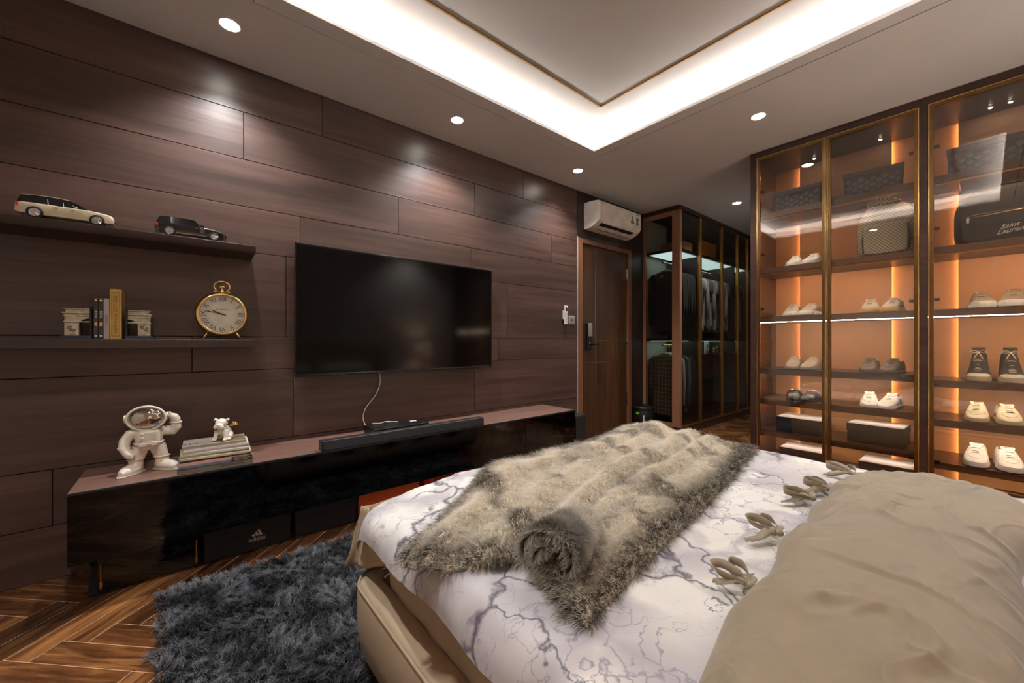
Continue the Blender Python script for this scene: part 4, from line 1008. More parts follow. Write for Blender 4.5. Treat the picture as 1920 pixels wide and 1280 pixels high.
pair(1.765, 1.6725, 'off-white knit runner, topmost pair at cabinet left end', up=M_foam, so=M_sg2, la=M_foam, chunky=.003, H=.105, sh=.03, name='running_shoe')
pair(1.750, 1.2755, 'white-soled dusty grey runner in the left bay', up=M_sg, so=M_foam, la=M_sg, chunky=.004, sh=.036, H=.11, name='running_shoe')
pair(1.757, .8525, 'beige suede sneaker above the black mules', up=M_bs, so=M_sg, la=M_sg2, H=.10)
pair(1.765, .6045, 'black mule with red stripe and gold horsebit', up=M_blk, so=M_blk, style='mule', H=.078, sh=.018, accent=M_strp, name='mule', rz=(6, -10))
pair(2.225, 1.2755, 'grey runner with yellow gum sole', up=M_sg, so=M_gum, la=M_sg, chunky=.004, sh=.036, H=.11, d=.122, name='running_shoe')
pair(2.222, .8525, 'open grey-brown suede sneaker in the second bay', up=M_gb, so=M_gb, la=M_bk, H=.105, ln=M_blk, rz=(-2, -8))
pair(2.215, .6045, 'small bright white sneaker with dark heel stripe', up=M_wl, so=M_wl, la=M_sg2, H=.105, accent=M_dc, d=.115, rz=(5, -8))
pair(2.745, 1.2755, 'taupe runner with white lugged sole, right bay', up=M_tau, so=M_foam, la=M_tau, chunky=.004, sh=.042, H=.118, d=.128, name='running_shoe')
pair(2.735, .8275, 'dark high-top with ecru laces and toe cap', up=M_dc, so=M_ecru, la=M_lace, style='high', H=.205, sh=.034, n_l=8, d=.128, accent=M_dc, name='high_top_sneaker', rz=(-2, 5))
pair(2.725, .5795, 'cream leather sneaker below the high-tops', up=M_crl, so=M_crs, la=M_sg, H=.115, sh=.028, d=.122, rz=(-2, 8))
pair(2.725, .3075, 'large clean white sneaker on the lowest right shelf', up=M_wl, so=M_wl, la=M_sg2, H=.125, sh=.034, L=.30, W=.055, d=.126, rz=(-3, 8))

# shoeboxes in the cabinet
M_lid = mat('white_lid_paper', (166, 165, 172), .4); M_bx = mat('black_card', (26, 24, 26), .45); M_bxs = mat('brown_black_card', (64, 50, 44), .45)
def shoebox(label, x, z, w_=.30, d_=.26, h_=.125, rz=0, yc=3.85, txt='GUCCI'):
    t = thing('shoebox', label, 'box', (x, yc, z+.0005), radians(rz), 'shoeboxes in the cabinet')
    MB().box(-w_/2+.003, w_/2-.003, -d_/2+.003, d_/2-.003, 0, h_*.7).obj('body', M_bx, t, bevel=.001)
    MB().box(-w_/2, w_/2, -d_/2, d_/2, h_*.62, h_).obj('lid', M_bx, t, bevel=.0015)
    MB().box(-w_/2+.004, w_/2-.004, -d_/2+.004, d_/2-.004, h_, h_+.0015).obj('lid_top', M_lid, t, label='white lid top')
    text(txt, 'lettering', M_greyin, t, .022, basis((0, 0, h_+.0018), (1, 0, 0), (0, 1, 0)), .0001)
shoebox('black shoebox with white top under the black mules', 1.755, .3465, w_=.30, h_=.118, rz=-2)
shoebox('larger black shoebox with white top in the second bay', 2.205, .3465, w_=.30, h_=.135, rz=-3)
shoebox('white-topped shoebox on the cabinet floor, left bay', 1.77, .1105, w_=.29, h_=.11)
shoebox('white-topped shoebox on the cabinet floor, second bay', 2.26, .1105, w_=.29, h_=.11)

# woven pattern boxes, cap, bags
def wovenbox(label, x, y=3.87, rz=0):
    t = thing('woven_box', label, 'box', (x, y, 2.1205), radians(rz), 'woven boxes on the top shelf of the cabinet')
    w_, d_, h_ = .31, .24, .17
    MB().box(-w_/2, w_/2, -d_/2, d_/2, 0, h_).obj('body', M_wv, t, bevel=.002)
    MB().box(-w_/2-.006, w_/2+.006, -d_/2-.006, d_/2+.006, h_-.03, h_+.005).obj('lid', M_wv2, t, bevel=.003)
    tl = MB()
    for i in range(9):
        for j in range(3):
            x_ = -w_/2+.028+.032*i; z_ = .022+.044*j+(.022 if i % 2 else 0)
            if z_ > h_-.05: continue
            r_ = .019
            tl.add([(x_-r_, -d_/2-.001, z_), (x_, -d_/2-.001, z_-r_), (x_+r_, -d_/2-.001, z_), (x_, -d_/2-.001, z_+r_), (x_, -d_/2-.004, z_)], [(0, 1, 4), (1, 2, 4), (2, 3, 4), (3, 0, 4)])
    tl.obj('woven_diamond', M_wv3, t)
    MB().box(-.045, .045, -d_/2-.004, -d_/2+.01, h_-.055, h_-.036).obj('handle_slot', M_black, t)
M_wv = mat('slate_weave', (58, 58, 66), .5); M_wv2 = mat('slate_lid', (72, 66, 66), .5); M_wv3 = mat('slate_weave_light', (104, 104, 118), .45)
wovenbox('slate woven box on the top shelf, left bay', 1.735)
wovenbox('slate woven box on the top shelf above the cap, second bay', 2.175, rz=6)
wovenbox('slate woven box on the top shelf, right bay', 2.70)
def monogram():
    m, nt, b = base('monogram_canvas'); v = coords(nt, (1, 1, 1), False); L = nt.links.new
    sx = N(nt, 'ShaderNodeSeparateXYZ'); L(v, sx.inputs[0])
    def op(o_, a, c=None):
        n = N(nt, 'ShaderNodeMath', operation=o_)
        for i, q in enumerate((a, c)):
            if q is None: continue
            if isinstance(q, (int, float)): n.inputs[i].default_value = q
            else: L(q, n.inputs[i])
        return n.outputs[0]
    p = .021
    a = op('DIVIDE', op('ADD', sx.outputs[0], sx.outputs[2]), p); c = op('DIVIDE', op('SUBTRACT', sx.outputs[0], sx.outputs[2]), p)
    fa = op('SUBTRACT', op('FRACT', op('ADD', a, 100)), .5); fc = op('SUBTRACT', op('FRACT', op('ADD', c, 100)), .5)
    r = op('SQRT', op('ADD', op('MULTIPLY', fa, fa), op('MULTIPLY', fc, fc)))
    ringv = op('LESS_THAN', op('ABSOLUTE', op('SUBTRACT', r, .22)), .085)
    edge = op('GREATER_THAN', op('MAXIMUM', op('ABSOLUTE', fa), op('ABSOLUTE', fc)), .44)
    mx = N(nt, 'ShaderNodeMix', data_type='RGBA'); L(ringv, mx.inputs[0]); mx.inputs[6].default_value = rgb((128, 116, 92)); mx.inputs[7].default_value = rgb((196, 186, 160))
    mx2 = N(nt, 'ShaderNodeMix', data_type='RGBA'); L(edge, mx2.inputs[0]); L(mx.outputs[2], mx2.inputs[6]); mx2.inputs[7].default_value = rgb((74, 66, 52))
    L(mx2.outputs[2], b.inputs['Base Color']); b.inputs['Roughness'].default_value = .5
    return m
M_mono = monogram()
def bag(name, label, loc, W, H, D, m, cat, rz=0, topflat=.45):
    t = thing(name, label, cat, loc, radians(rz))
    def outl(sc, y, inset=0):
        pts = []
        for i in range(48):
            a = 2*pi*i/48; e = .42 if sin(a) > 0 else .18
            x = (abs(cos(a))**(.6 if sin(a) > 0 else .25))*(1 if cos(a) >= 0 else -1)*(W/2)*sc
            z = H*.45+(abs(sin(a))**(.75 if sin(a) > 0 else .25))*(1 if sin(a) >= 0 else -1)*(H*.55 if sin(a) > 0 else H*.45)*sc
            pts.append((x, y, max(z, 0.001)))
        return pts
    MB().loft([outl(.86, -D/2), outl(.95, -D/2+.012), outl(1.0, -D/2+.03), outl(1.0, D/2-.03), outl(.95, D/2-.01), outl(.86, D/2)]).obj('body', m, t, smooth=True)
    return t
t = bag('backpack', 'beige monogram canvas backpack on the upper shelf, second bay', (2.255, 3.85, 1.6725), .31, .37, .17, M_mono, 'backpack', 0)
def rr(w_, h_, n=10):
    return [(w_/2*(abs(cos(a))**.3)*(1 if cos(a) >= 0 else -1), h_*.5+h_*.5*(abs(sin(a))**(.35))*(1 if sin(a) >= 0 else -1)) for a in [2*pi*i/40 for i in range(40)]]
MB().loft([[(x*s_, y, z*s_+.012) for x, z in rr(.23, .21)] for y, s_ in ((-.085, 1), (-.115, 1), (-.125, .95))]).obj('front_pocket', M_mono, t, smooth=False, bevel=.004)
for s_ in (-1, 1): MB().tube([(s_*.118, -.10, .03), (s_*.122, -.10, .12), (s_*.112, -.10, .20)], .004, 8).obj('pocket_piping', M_bk, t, smooth=True)
MB().tube([(-.04, .0, .36), (-.03, .0, .39), (.03, .0, .39), (.04, .0, .36)], .007, 8).obj('grab_handle', M_bk, t, smooth=True)
for s_ in (-1, 1): MB().tube([(s_*.08, .085, .34), (s_*.12, .10, .2), (s_*.13, .08, .05)], .01, 8).obj('shoulder_strap', M_bk, t, smooth=True)
M_nyl = mat('black_nylon', (30, 31, 36), .55, sheen=.2, bump=.1, bs=30)
t = bag('backpack', 'large black nylon backpack with handwritten white script, right bay', (2.80, 3.86, 1.6725), .46, .34, .2, M_nyl, 'backpack')
MB().loft([[(x*s_, y, z*s_+.01) for x, z in rr(.40, .17)] for y, s_ in ((-.10, 1), (-.125, 1), (-.13, .97))]).obj('front_pocket', M_blk, t, bevel=.004)
MB().tube([(-.17, -.128, .158), (0, -.132, .168), (.17, -.128, .176)], .0028, 8).obj('zip', M_gold2, t, smooth=True)
MB().box(-.178, -.164, -.138, -.130, .128, .160).obj('zip_pull', M_steel, t, bevel=.002)
for i, s_ in enumerate(('Saint', 'Laurent')):
    text(s_, 'lettering', M_white, t, .036, basis((-.012+.008*i, -.1318, .082-.028*i), (1, 0, .12), (-.12, 0, 1)), .0003, shear=.55)
MB().tube([(-.05, 0, .335), (-.035, 0, .37), (.035, 0, .37), (.05, 0, .335)], .008, 8).obj('grab_handle', M_blk, t, smooth=True)
for s_ in (-1, 1): MB().tube([(s_*.10, .10, .3), (s_*.15, .12, .18), (s_*.16, .09, .04)], .011, 8).obj('shoulder_strap', M_nyl, t, smooth=True)
t = thing('cap', 'monogram baseball cap resting on top of the beige backpack', 'cap', (2.235, 3.80, 2.035), radians(8))
MB().loft([[(.085*cos(a)*r_, .095*sin(a)*r_+.03, z) for a in [2*pi*i/32 for i in range(32)]] for r_, z in ((1, 0), (1.0, .015), (.92, .030), (.72, .040), (.3, .044))]).obj('crown', M_mono, t, smooth=True)
MB().grid(lambda u, v: ((u-.5)*.19*(1-.25*v*v), -.02-.10*v*(1-(2*u-1)**2*.55), .020+.008*v-.022*(2*u-1)**2*(.3+.7*v)), 20, 8).obj('brim', M_mono, t, smooth=True, solid=.004)

# ============================================================ bed
def bed():
    t = thing('bed', 'low king-size bed with beige leather rails', 'bed', (0, 0, 0))
    xo, ya, yb, xe, th = 1.335, .425, 2.30, 3.36, .085
    path = [(xe, ya)]; r_ = .11
    path += [(2.6, ya), (2.0, ya)]+[(xo+r_-r_*sin(a), ya+r_-r_*cos(a)) for a in [pi/2*i/10 for i in range(11)]]
    path += [(xo, 1.0), (xo, 1.7)]+[(xo+r_-r_*cos(a), yb-r_+r_*sin(a)) for a in [pi/2*i/10 for i in range(11)]]+[(2.2, yb), (xe, yb)]
    prof = [(.035, .05), (.010, .09), (0, .16), (0, .272), (.008, .292), (.022, .300), (.060, .302), (.078, .297), (.085, .285), (.085, .05)]
    rings = []; pp = []
    for i, p in enumerate(path):
        a = Vector(path[max(i-1, 0)]); b = Vector(path[min(i+1, len(path)-1)]); d = (b-a).normalized(); nrm = Vector((d.y, -d.x))   # inward
        rings.append([(p[0]+nrm.x*o, p[1]+nrm.y*o, z) for o, z in prof]); pp.append((p[0]+nrm.x*.004, p[1]+nrm.y*.004, .293))
    MB().loft(rings).obj('frame_rail', M_leather, t, smooth=False, bevel=.003)
    MB().tube(pp, .0045, 8).obj('piping', M_leather, t, smooth=True)
    MB().box(xo+.1, 3.36, ya+.1, yb-.1, .10, .17).obj('slat_base', M_cab, t)
    MB().box(3.36, 3.445, .3, 2.42, .05, 1.05).obj('headboard', M_leather, t, bevel=.03, segs=4)
    for x in (1.6, 3.1):
        for y in (.6, 2.1): MB().lathe([(.022, 0), (.026, .10)], (x, y, 0), n=12).obj('foot', M_black, t)
    m = thing('mattress', 'thick mattress in a creased beige fitted cover', 'mattress', (0, 0, 0))
    def side(u, v):
        # perimeter path rounded rectangle
        x0, x1, y0, y1, rr_ = 1.455, 3.34, .515, 2.20, .05
        per = [(x1, y0), (x0+rr_, y0)]+[(x0+rr_-rr_*sin(a), y0+rr_-rr_*cos(a)) for a in [pi/2*i/6 for i in range(7)]]+[(x0, y1-rr_)]+[(x0+rr_-rr_*cos(a), y1-rr_+rr_*sin(a)) for a in [pi/2*i/6 for i in range(1, 7)]]+[(x1, y1)]
        L_ = [0]
        for a, b in zip(per, per[1:]): L_.append(L_[-1]+math.dist(a, b))
        s_ = u*L_[-1]
        for i in range(len(per)-1):
            if L_[i] <= s_ <= L_[i+1]+1e-9:
                f = (s_-L_[i])/max(L_[i+1]-L_[i], 1e-9); x, y = lerp(per[i][0], per[i+1][0], f), lerp(per[i][1], per[i+1][1], f); break
        w_ = .010*fb(x*7+y*5, v*2.0, 2)+.012*max(0, fb(x*13+y*3, v*4+x*3, 5))*(1-v)
        cxx, cyy = 2.5, 1.35; d = Vector((x-cxx, (y-cyy)*1.0)); 
        if y < .6: x, y = x, y-w_-.012*sin(pi*v)
        elif x < 1.53: x = x-w_-.01*sin(pi*v)
        return (x, y, .172+.30*v)
    MB().grid(side, 420, 14).obj('fitted_cover', M_matt_side, m, smooth=True)
    MB().box(1.47, 3.33, .53, 2.19, .172, .475).obj('core', M_matt_side, m, bevel=.03, segs=3)
bed()

def drape(px, py, inner, R, top, extra):
    x0, x1, y0, y1, rc = inner
    cx = min(max(px, x0+rc), x1-rc); cy = min(max(py, y0+rc), y1-rc)
    dx, dy = px-cx, py-cy; d = sqrt(dx*dx+dy*dy)
    s = d-rc
    if s <= 0: return px, py, top
    nx, ny = dx/d, dy/d; bx_, by_ = cx+nx*rc, cy+ny*rc
    if s < R*pi/2: a = s/R; return bx_+nx*R*sin(a), by_+ny*R*sin(a), top-R*(1-cos(a))
    q = s-R*pi/2
    return bx_+nx*(R+extra*q), by_+ny*(R+extra*q), top-R-q
def bedtop(x, y):
    return .552-.032*exp(-((x-1.40)**2+(y-.50)**2)/.045)+.006*fb(x*2.2, y*2.2, 1)+.010*exp(-((x-1.45)/.14)**2)+.004*fb(x*6, y*5, 3)
def sheet():
    R = .075; inner = (1.40, 3.32, .505, 2.12, .06)
    def fn(u, v):
        e = .150
        px = lerp(inner[0]-.115, inner[1], u); py = lerp(inner[2]-e+.02, inner[3]+.16, v)
        x, y, z = drape(px, py, inner, R, 0, .10)
        # hem wave and wrinkles
        dn = -z
        z = z+bedtop(x, y)
        if dn > .03:
            w_ = .014*sin(px*16+py*7+2*nz(px*3, py*3))*min(1, (dn-.03)/.12)
            if py < inner[2]: y += w_
            else: x += w_*.8
        cr = abs(nz(x*5+2*nz(x*2, y*2), y*4.0, 4)); z += .005*max(0, .18-cr)/.18
        return (x, y, z)
    o = MB().grid(fn, 230, 200).obj('marble_sheet', M_marble, smooth=True)
    tag(o, 'white quilt printed with purple-grey marble veins covering the bed', 'bedding')
    def lin_(u, v):
        y = lerp(.475, 2.16, u); x = 1.325-.030*v+.016*sin(u*34)*v+.015*nz(u*20, v*2)
        yy = y-(.05*v if u < .04 else 0)
        return (x, yy, .505-.205*v+.012*sin(u*20)*v)
    o2 = MB().grid(lin_, 160, 10).obj('lining', M_lining, o, smooth=True, solid=.003); o2['label'] = 'plain beige underside hanging at the bed foot'
    def lin2(u, v):
        return (lerp(1.318, 1.47, u)+.012*sin(v*4)*(1-u)-.02*v*(1-u), lerp(.475-.035*v, .502, u**1.4)+.012*sin(u*9), .505-(.205-.05*u)*v)
    MB().grid(lin2, 24, 12).obj('corner_flap', M_lining, o, smooth=True, solid=.003)
sheet()

# ------------------------------------------------------------ hair helper
def hair(name, roots, dirs, lens, cols, mat_, parent, rad=.0005, segs=4, droop=.4, jit=.2):
    n = len(roots); k = segs+1
    cv = bpy.data.hair_curves.new(name); cv.add_curves([k]*n)
    t = np.linspace(0, 1, k)[None, :, None]
    d = dirs/np.linalg.norm(dirs, axis=1, keepdims=True)
    j = rng.normal(0, jit, (n, 1, 3))
    pts = roots[:, None, :]+d[:, None, :]*lens[:, None, None]*t+lens[:, None, None]*(t**2)*(j+np.array([0, 0, -droop])[None, None, :])
    cv.position_data.foreach_set('vector', pts.reshape(-1).astype(np.float32))
    r = cv.attributes.get('radius') or cv.attributes.new('radius', 'FLOAT', 'POINT')
    rr_ = (rad*(1-.75*np.linspace(0, 1, k)))[None, :].repeat(n, 0)
    r.data.foreach_set('value', rr_.reshape(-1).astype(np.float32))
    c = cv.attributes.new('hair_colour', 'FLOAT_COLOR', 'POINT')
    root, tip = cols
    tt = np.linspace(0, 1, k)[None, :, None]
    cc = root[:, None, :]*(1-tt)+tip[:, None, :]*tt
    cc = np.concatenate([cc, np.ones((n, k, 1))], 2)
    c.data.foreach_set('color', cc.reshape(-1).astype(np.float32))
    cv.materials.append(mat_)
    o = bpy.data.objects.new(name, cv); C.objects.link(o); o.parent = parent; o['kind'] = 'stuff'
    return o
def hairmat(name, rough=.45, spec=.4):
    m, nt, b = base(name); a = N(nt, 'ShaderNodeAttribute'); a.attribute_name = 'hair_colour'
    nt.links.new(a.outputs['Color'], b.inputs['Base Color']); b.inputs['Roughness'].default_value = rough; b.inputs['Specular IOR Level'].default_value = spec
    return m
M_furh = hairmat('faux_fur_strands', .5, .25); M_rugh = hairmat('shag_strands', .32, .6)
def L3(c): return np.array([lin(x) for x in c])

# ------------------------------------------------------------ fur throw
TL = [(1.845, .385), (1.76, .47), (1.67, .62), (1.56, .78), (1.44, .93), (1.42, 1.15), (1.44, 1.45), (1.40, 1.75), (1.33, 2.02), (1.33, 2.14)]
TRr = [(2.245, .555), (2.225, .66), (2.20, .80), (2.175, .98), (2.15, 1.18), (2.12, 1.38), (2.09, 1.58), (2.05, 1.78), (2.02, 1.98), (2.0, 2.16)]
BOT = [(1.845, .385), (1.895, .425), (1.95, .50), (2.0, .60), (2.06, .64), (2.12, .60), (2.18, .565), (2.245, .555)]
def throw_pt(u, v):
    l = sm(TL, v); r = sm(TRr, v); bt = sm(BOT, u)
    x = lerp(l[0], r[0], u); y = lerp(l[1], r[1], u)
    k = max(0, 1-v*3.2)**1.5
    sx = lerp(BOT[0][0], BOT[-1][0], u); sy = lerp(BOT[0][1], BOT[-1][1], u)
    x += (bt[0]-sx)*k; y += (bt[1]-sy)*k
    # big folds converging at the near edge
    f1 = .60+.07*(1-v)-.05*v; f2 = .74-.02*v; f3 = .33+.08*sin(v*4)
    w1 = .05+.02*v; w2 = .035
    z = .058*exp(-((u-f1)/w1)**2)*(.55+.45*sin(pi*min(1, v*1.1)))+.040*exp(-((u-f2)/w2)**2)*(1-.3*v)-.012*exp(-((u-(f1+f2)/2)/.02)**2)
    z += .026*exp(-((u-f3)/.06)**2)*(1-.6*abs(v-.4))+.022*exp(-((u-.14-.1*v)/.05)**2)
    z += .016*fb(x*5, y*3.2, 6)+.012*fb(x*11, y*8, 9)
    e = min(1, min(u, 1-u)*14, v*12, (1-v)*10); e = sqrt(max(e, 0))
    zz = bedtop(x, y)+.004+(.022+max(z, -.006))*e
    if v > .93: zz -= (v-.93)*1.2
    if x < 1.40: zz -= min(.05, (1.40-x)*.7)
    return Vector((x, y, zz))
def fur():
    NU, NV = 110, 170
    t = thing('fur_throw', 'rumpled cream and brown faux fur throw across the bed foot', 'throw blanket', (0, 0, 0))
    P = np.array([[throw_pt(i/NU, j/NV) for j in range(NV+1)] for i in range(NU+1)])
    M_base = mat('fur_backing', (200, 186, 162), .9)
    mb = MB(); mb.v = [tuple(p) for p in P.reshape(-1, 3)]
    mb.f = [(i*(NV+1)+j, (i+1)*(NV+1)+j, (i+1)*(NV+1)+j+1, i*(NV+1)+j+1) for i in range(NU) for j in range(NV)]; mb.m = [0]*len(mb.f)
    mb.obj('blanket', M_base, t, smooth=True)
    # rolled end: spiral extruded along the fold
    c0 = Vector((2.115, .600, .628)); ax = Vector((-.30, .90, .03)).normalized(); sx_ = ax.cross(Vector((0, 0, 1))).normalized(); up = Vector((0, 0, 1))
    def roll(u, v):
        a = 1.1+u*2*pi*1.75; r_ = .016+.052*u
        ln = .20*v
        c = c0+ax*(ln-.02*(1-u))
        sc = 1-.42*v
        return c+(sx_*cos(a)*1.22+up*sin(a)*.92)*r_*sc+up*(-.012*v)+Vector((0, 0, .004*nz(u*9, v*3)))
    NR, NL = 100, 26
    Q = np.array([[roll(i/NR, j/NL) for j in range(NL+1)] for i in range(NR+1)])
    mb = MB(); mb.v = [tuple(p) for p in Q.reshape(-1, 3)]
    mb.f = [(i*(NL+1)+j, (i+1)*(NL+1)+j, (i+1)*(NL+1)+j+1, i*(NL+1)+j+1) for i in range(NR) for j in range(NL)]; mb.m = [0]*len(mb.f)
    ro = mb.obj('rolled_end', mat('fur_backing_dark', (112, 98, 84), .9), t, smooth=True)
    def sample(G, n, hand):
        nu, nv = G.shape[0]-1, G.shape[1]-1
        a = G[1:, :-1]-G[:-1, :-1]; b = G[:-1, 1:]-G[:-1, :-1]; nr = np.cross(a, b); ar = np.linalg.norm(nr, axis=2)
        p = (ar/ar.sum()).reshape(-1); idx = rng.choice(len(p), n, p=p); i, j = idx//nv, idx % nv
        fu, fv = rng.random(n), rng.random(n)
        pos = (G[i, j]*((1-fu)*(1-fv))[:, None]+G[i+1, j]*(fu*(1-fv))[:, None]+G[i, j+1]*((1-fu)*fv)[:, None]+G[i+1, j+1]*(fu*fv)[:, None])
        nn = nr[i, j]/ar[i, j][:, None]
        return pos, nn*hand, (i+fu)/nu, (j+fv)/nv, a[i, j], b[i, j]
    def field(p, s, o_): return np.array([nz(x*s+o_, y*s, z*s) for x, y, z in p])
    n = 120000
    pos, nn, u, v, _, _ = sample(P, n, 1); nn[nn[:, 2] < 0] *= -1
    coarse = field(pos, 9, 1); stripe = np.array([nz(x*3+y*2, y*10+x*4, 7) for x, y, z in pos]); fl = field(pos, 22, 5)
    lay = np.stack([field(pos, 6, 11), -.7+.5*field(pos, 6, 17), np.full(n, 0)], 1)
    fine = field(pos, 60, 2); fine2 = field(pos, 60, 23)
    d = nn*.75+lay*.8+rng.normal(0, .09, (n, 3)); d[:, 0] += .75*fine; d[:, 1] += .6*fine2
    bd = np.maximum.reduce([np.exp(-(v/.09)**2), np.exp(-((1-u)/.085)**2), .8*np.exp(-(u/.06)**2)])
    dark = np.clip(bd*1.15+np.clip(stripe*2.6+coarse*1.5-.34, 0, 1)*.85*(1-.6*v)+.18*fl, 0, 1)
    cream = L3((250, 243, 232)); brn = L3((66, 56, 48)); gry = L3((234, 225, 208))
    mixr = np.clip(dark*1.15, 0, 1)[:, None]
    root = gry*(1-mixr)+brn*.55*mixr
    tipc = cream*(1-mixr*.85)+brn*mixr*.85
    tuft = field(pos, 75, 33)
    pick = np.clip((tuft > .16)*.9+(rng.random(n) < .12), 0, 1)[:, None]*mixr
    tip = tipc*(1-pick)+L3((240, 228, 206))*pick
    ln = (.017+.012*bd+.004*rng.random(n))
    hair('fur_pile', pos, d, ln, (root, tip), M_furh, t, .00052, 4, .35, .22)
    n = 46000
    pos, nn, u, v, _, _ = sample(Q, n, 1); both = np.where(rng.random(n) < .35, -1.0, 1.0)
    rel = pos-np.array(c0); axn = np.array(ax); rad_ = rel-(rel@axn)[:, None]*axn[None, :]; sgn = np.sign((nn*rad_).sum(1)); sgn[sgn == 0] = 1
    nn = nn*(sgn*both)[:, None]; endf = np.exp(-(v/.12)**2)[:, None]
    d = nn*.8-axn[None, :]*(.35+.6*endf)+rng.normal(0, .18, (n, 3))
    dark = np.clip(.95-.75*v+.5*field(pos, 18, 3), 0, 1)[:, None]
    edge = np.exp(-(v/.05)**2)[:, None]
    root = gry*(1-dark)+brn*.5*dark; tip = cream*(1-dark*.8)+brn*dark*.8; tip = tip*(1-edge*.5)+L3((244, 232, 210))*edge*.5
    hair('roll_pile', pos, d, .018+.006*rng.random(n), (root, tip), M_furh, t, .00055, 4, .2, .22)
fur()

# ------------------------------------------------------------ beige duvet with ties
DL = [(2.50, .30), (2.45, .45), (2.425, .60), (2.40, .75), (2.405, .90), (2.395, 1.02), (2.37, 1.15), (2.395, 1.28), (2.365, 1.42), (2.38, 1.55), (2.36, 1.70), (2.39, 1.88), (2.47, 2.0), (2.60, 2.05)]
DR = [(2.86, .30), (2.80, .45), (2.775, .60), (2.765, .75), (2.76, .90), (2.76, 1.02), (2.755, 1.15), (2.755, 1.28), (2.75, 1.39), (2.765, 1.5), (2.79, 1.62), (2.81, 1.76), (2.79, 1.90), (2.72, 1.99)]
def duv(u, v):
    l = sm(DL, v); r = sm(DR, v); x = lerp(l[0], r[0], u); y = lerp(l[1], r[1], u)
    e = max(0, 1-abs(2*u-1)**3.2)**.5 * min(1, max(0, (1-v))*9)**.5
    th = .078+.012*sin(v*7)
    z = th*e
    g = nz(x*3.2+y*1.2, y*1.8, 3)
    fld = sin((x*11-y*6.5+2.4*nz(x*2.5, y*2.5, 5)))*.5+.5
    rid = max(0, 1-abs(nz(x*5+y*3.0+1.2*nz(x*3, y*3), y*1.9-x*3.4, 8))*7)
    rid2 = max(0, 1-abs(nz(x*9-y*5, y*4+x*3, 15))*11)
    z += e*(.022*g+.015*fld*(.5+nz(x*2, y*2, 31))+.012*rid**1.6+.0045*rid2**1.3+.006*fb(x*8, y*5, 4)+.0022*nz(x*30, y*16, 2))
    gather = exp(-(u/.16)**2)*sin(v*95+4*nz(v*8, 0))*.004*(.4+abs(sin(v*14)))
    z += gather*e
    return Vector((x, y, bedtop(x, y)+.004+z))
def duvet():
    t = thing('duvet', 'crumpled beige cotton duvet with fabric bow ties', 'bedding')
    MB().grid(lambda u, v: duv(u, v), 130, 330).obj('cover', M_duvet, t, smooth=True)
    MB().grid(lambda u, v: (lambda p: (p.x, p.y, bedtop(p.x, p.y)+.004))(duv(u, v)), 20, 60).obj('underside', M_duvet, t, smooth=True)
    def bow(x, y, rz, s=1.0, seed=0):
        z = bedtop(x, y)+.028
        g = bpy.data.objects.new('bow_tie', None); C.objects.link(g); g.parent = t; g.location = (x, y, z); g.rotation_euler = (0, 0, rz); g.scale = (s, s, s)
        rs = random.Random(seed)
        mb = MB()
        def strip(pts, vert, ww):
            q = [Vector(sm(pts, i/26)) for i in range(27)]; rows = []
            for i, p in enumerate(q):
                d = (q[min(i+1, 26)]-q[max(i-1, 0)]).normalized(); up_ = Vector((0, 0, 1))
                sd = (up_-d*d.z).normalized(); fl = d.cross(sd)
                a_ = vert+.35*sin(i*.22+seed); e_ = sd*cos(a_)+fl*sin(a_); k = ww*(1 if 3 < i < 23 else .55)
                rows.append([p-e_*k, p+e_*k])
            return rows
        j = lambda: 1+.18*rs.uniform(-1, 1)
        for sg, an in ((1, .35), (-1, -.45)):
            c_, s_ = cos(an+.15*rs.uniform(-1, 1)), sin(an+.15*rs.uniform(-1, 1)); k = j()
            lp = [(0, 0, 0), (-.028, .013, .006), (-.060, .017, .010), (-.078, .003, .009), (-.062, -.012, .006), (-.028, -.009, .002), (0, 0, 0)]
            mb.loft(strip([((x*c_-y_*s_)*k, (x*s_+y_*c_)*k, z_*(1.6 if sg > 0 else .9)) for x, y_, z_ in lp], .25*sg, .0105), cap=False, closed=False)
        for an in (.95, -1.05):
            an += .25*rs.uniform(-1, 1); c_, s_ = cos(an), sin(an); k = j()
            tl = [(0, 0, 0), (-.025, .004, .004), (-.055, -.003, -.006), (-.082, .008, -.016)]
            mb.loft(strip([((x*c_-y_*s_)*k, (x*s_+y_*c_)*k, z_) for x, y_, z_ in tl], 1.25, .011), cap=False, closed=False)
        mb.ell((0, 0, 0), (.010, .009, .008), 10, 7)
        me = mb.obj('ribbon', M_duvet, g, smooth=True, solid=.0016)
    bow(2.385, 1.93, radians(-38), 1.0, 1); bow(2.365, 1.66, radians(-15), 1.05, 2); bow(2.352, 1.52, radians(8), 1.0, 3); bow(2.36, 1.18, radians(-8), 1.0, 4); bow(2.395, .885, radians(-20), .85, 5)
duvet()
def pillow(x, y, rz, lab):
    t = thing('pillow', lab, 'pillow', (x, y, .70), rz)
    def fn(u, v, s):
        a, b = 2*u-1, 2*v-1; h = (max(0, 1-a**4)*max(0, 1-b**4))**.5; return (a*.22*(1-.05*(1-b*b)), b*.33*(1-.05*(1-a*a)), s*.085*h)
    MB().grid(lambda u, v: fn(u, v, 1), 24, 30).grid(lambda u, v: fn(u, v, -1), 24, 30).obj('cover', mat('white_pillow_cotton', (226, 222, 216), .7, var=.03), t, smooth=True)
pillow(3.10, .95, .1, 'white pillow at the near head side of the bed'); pillow(3.10, 1.68, -.1, 'white pillow at the far head side of the bed')

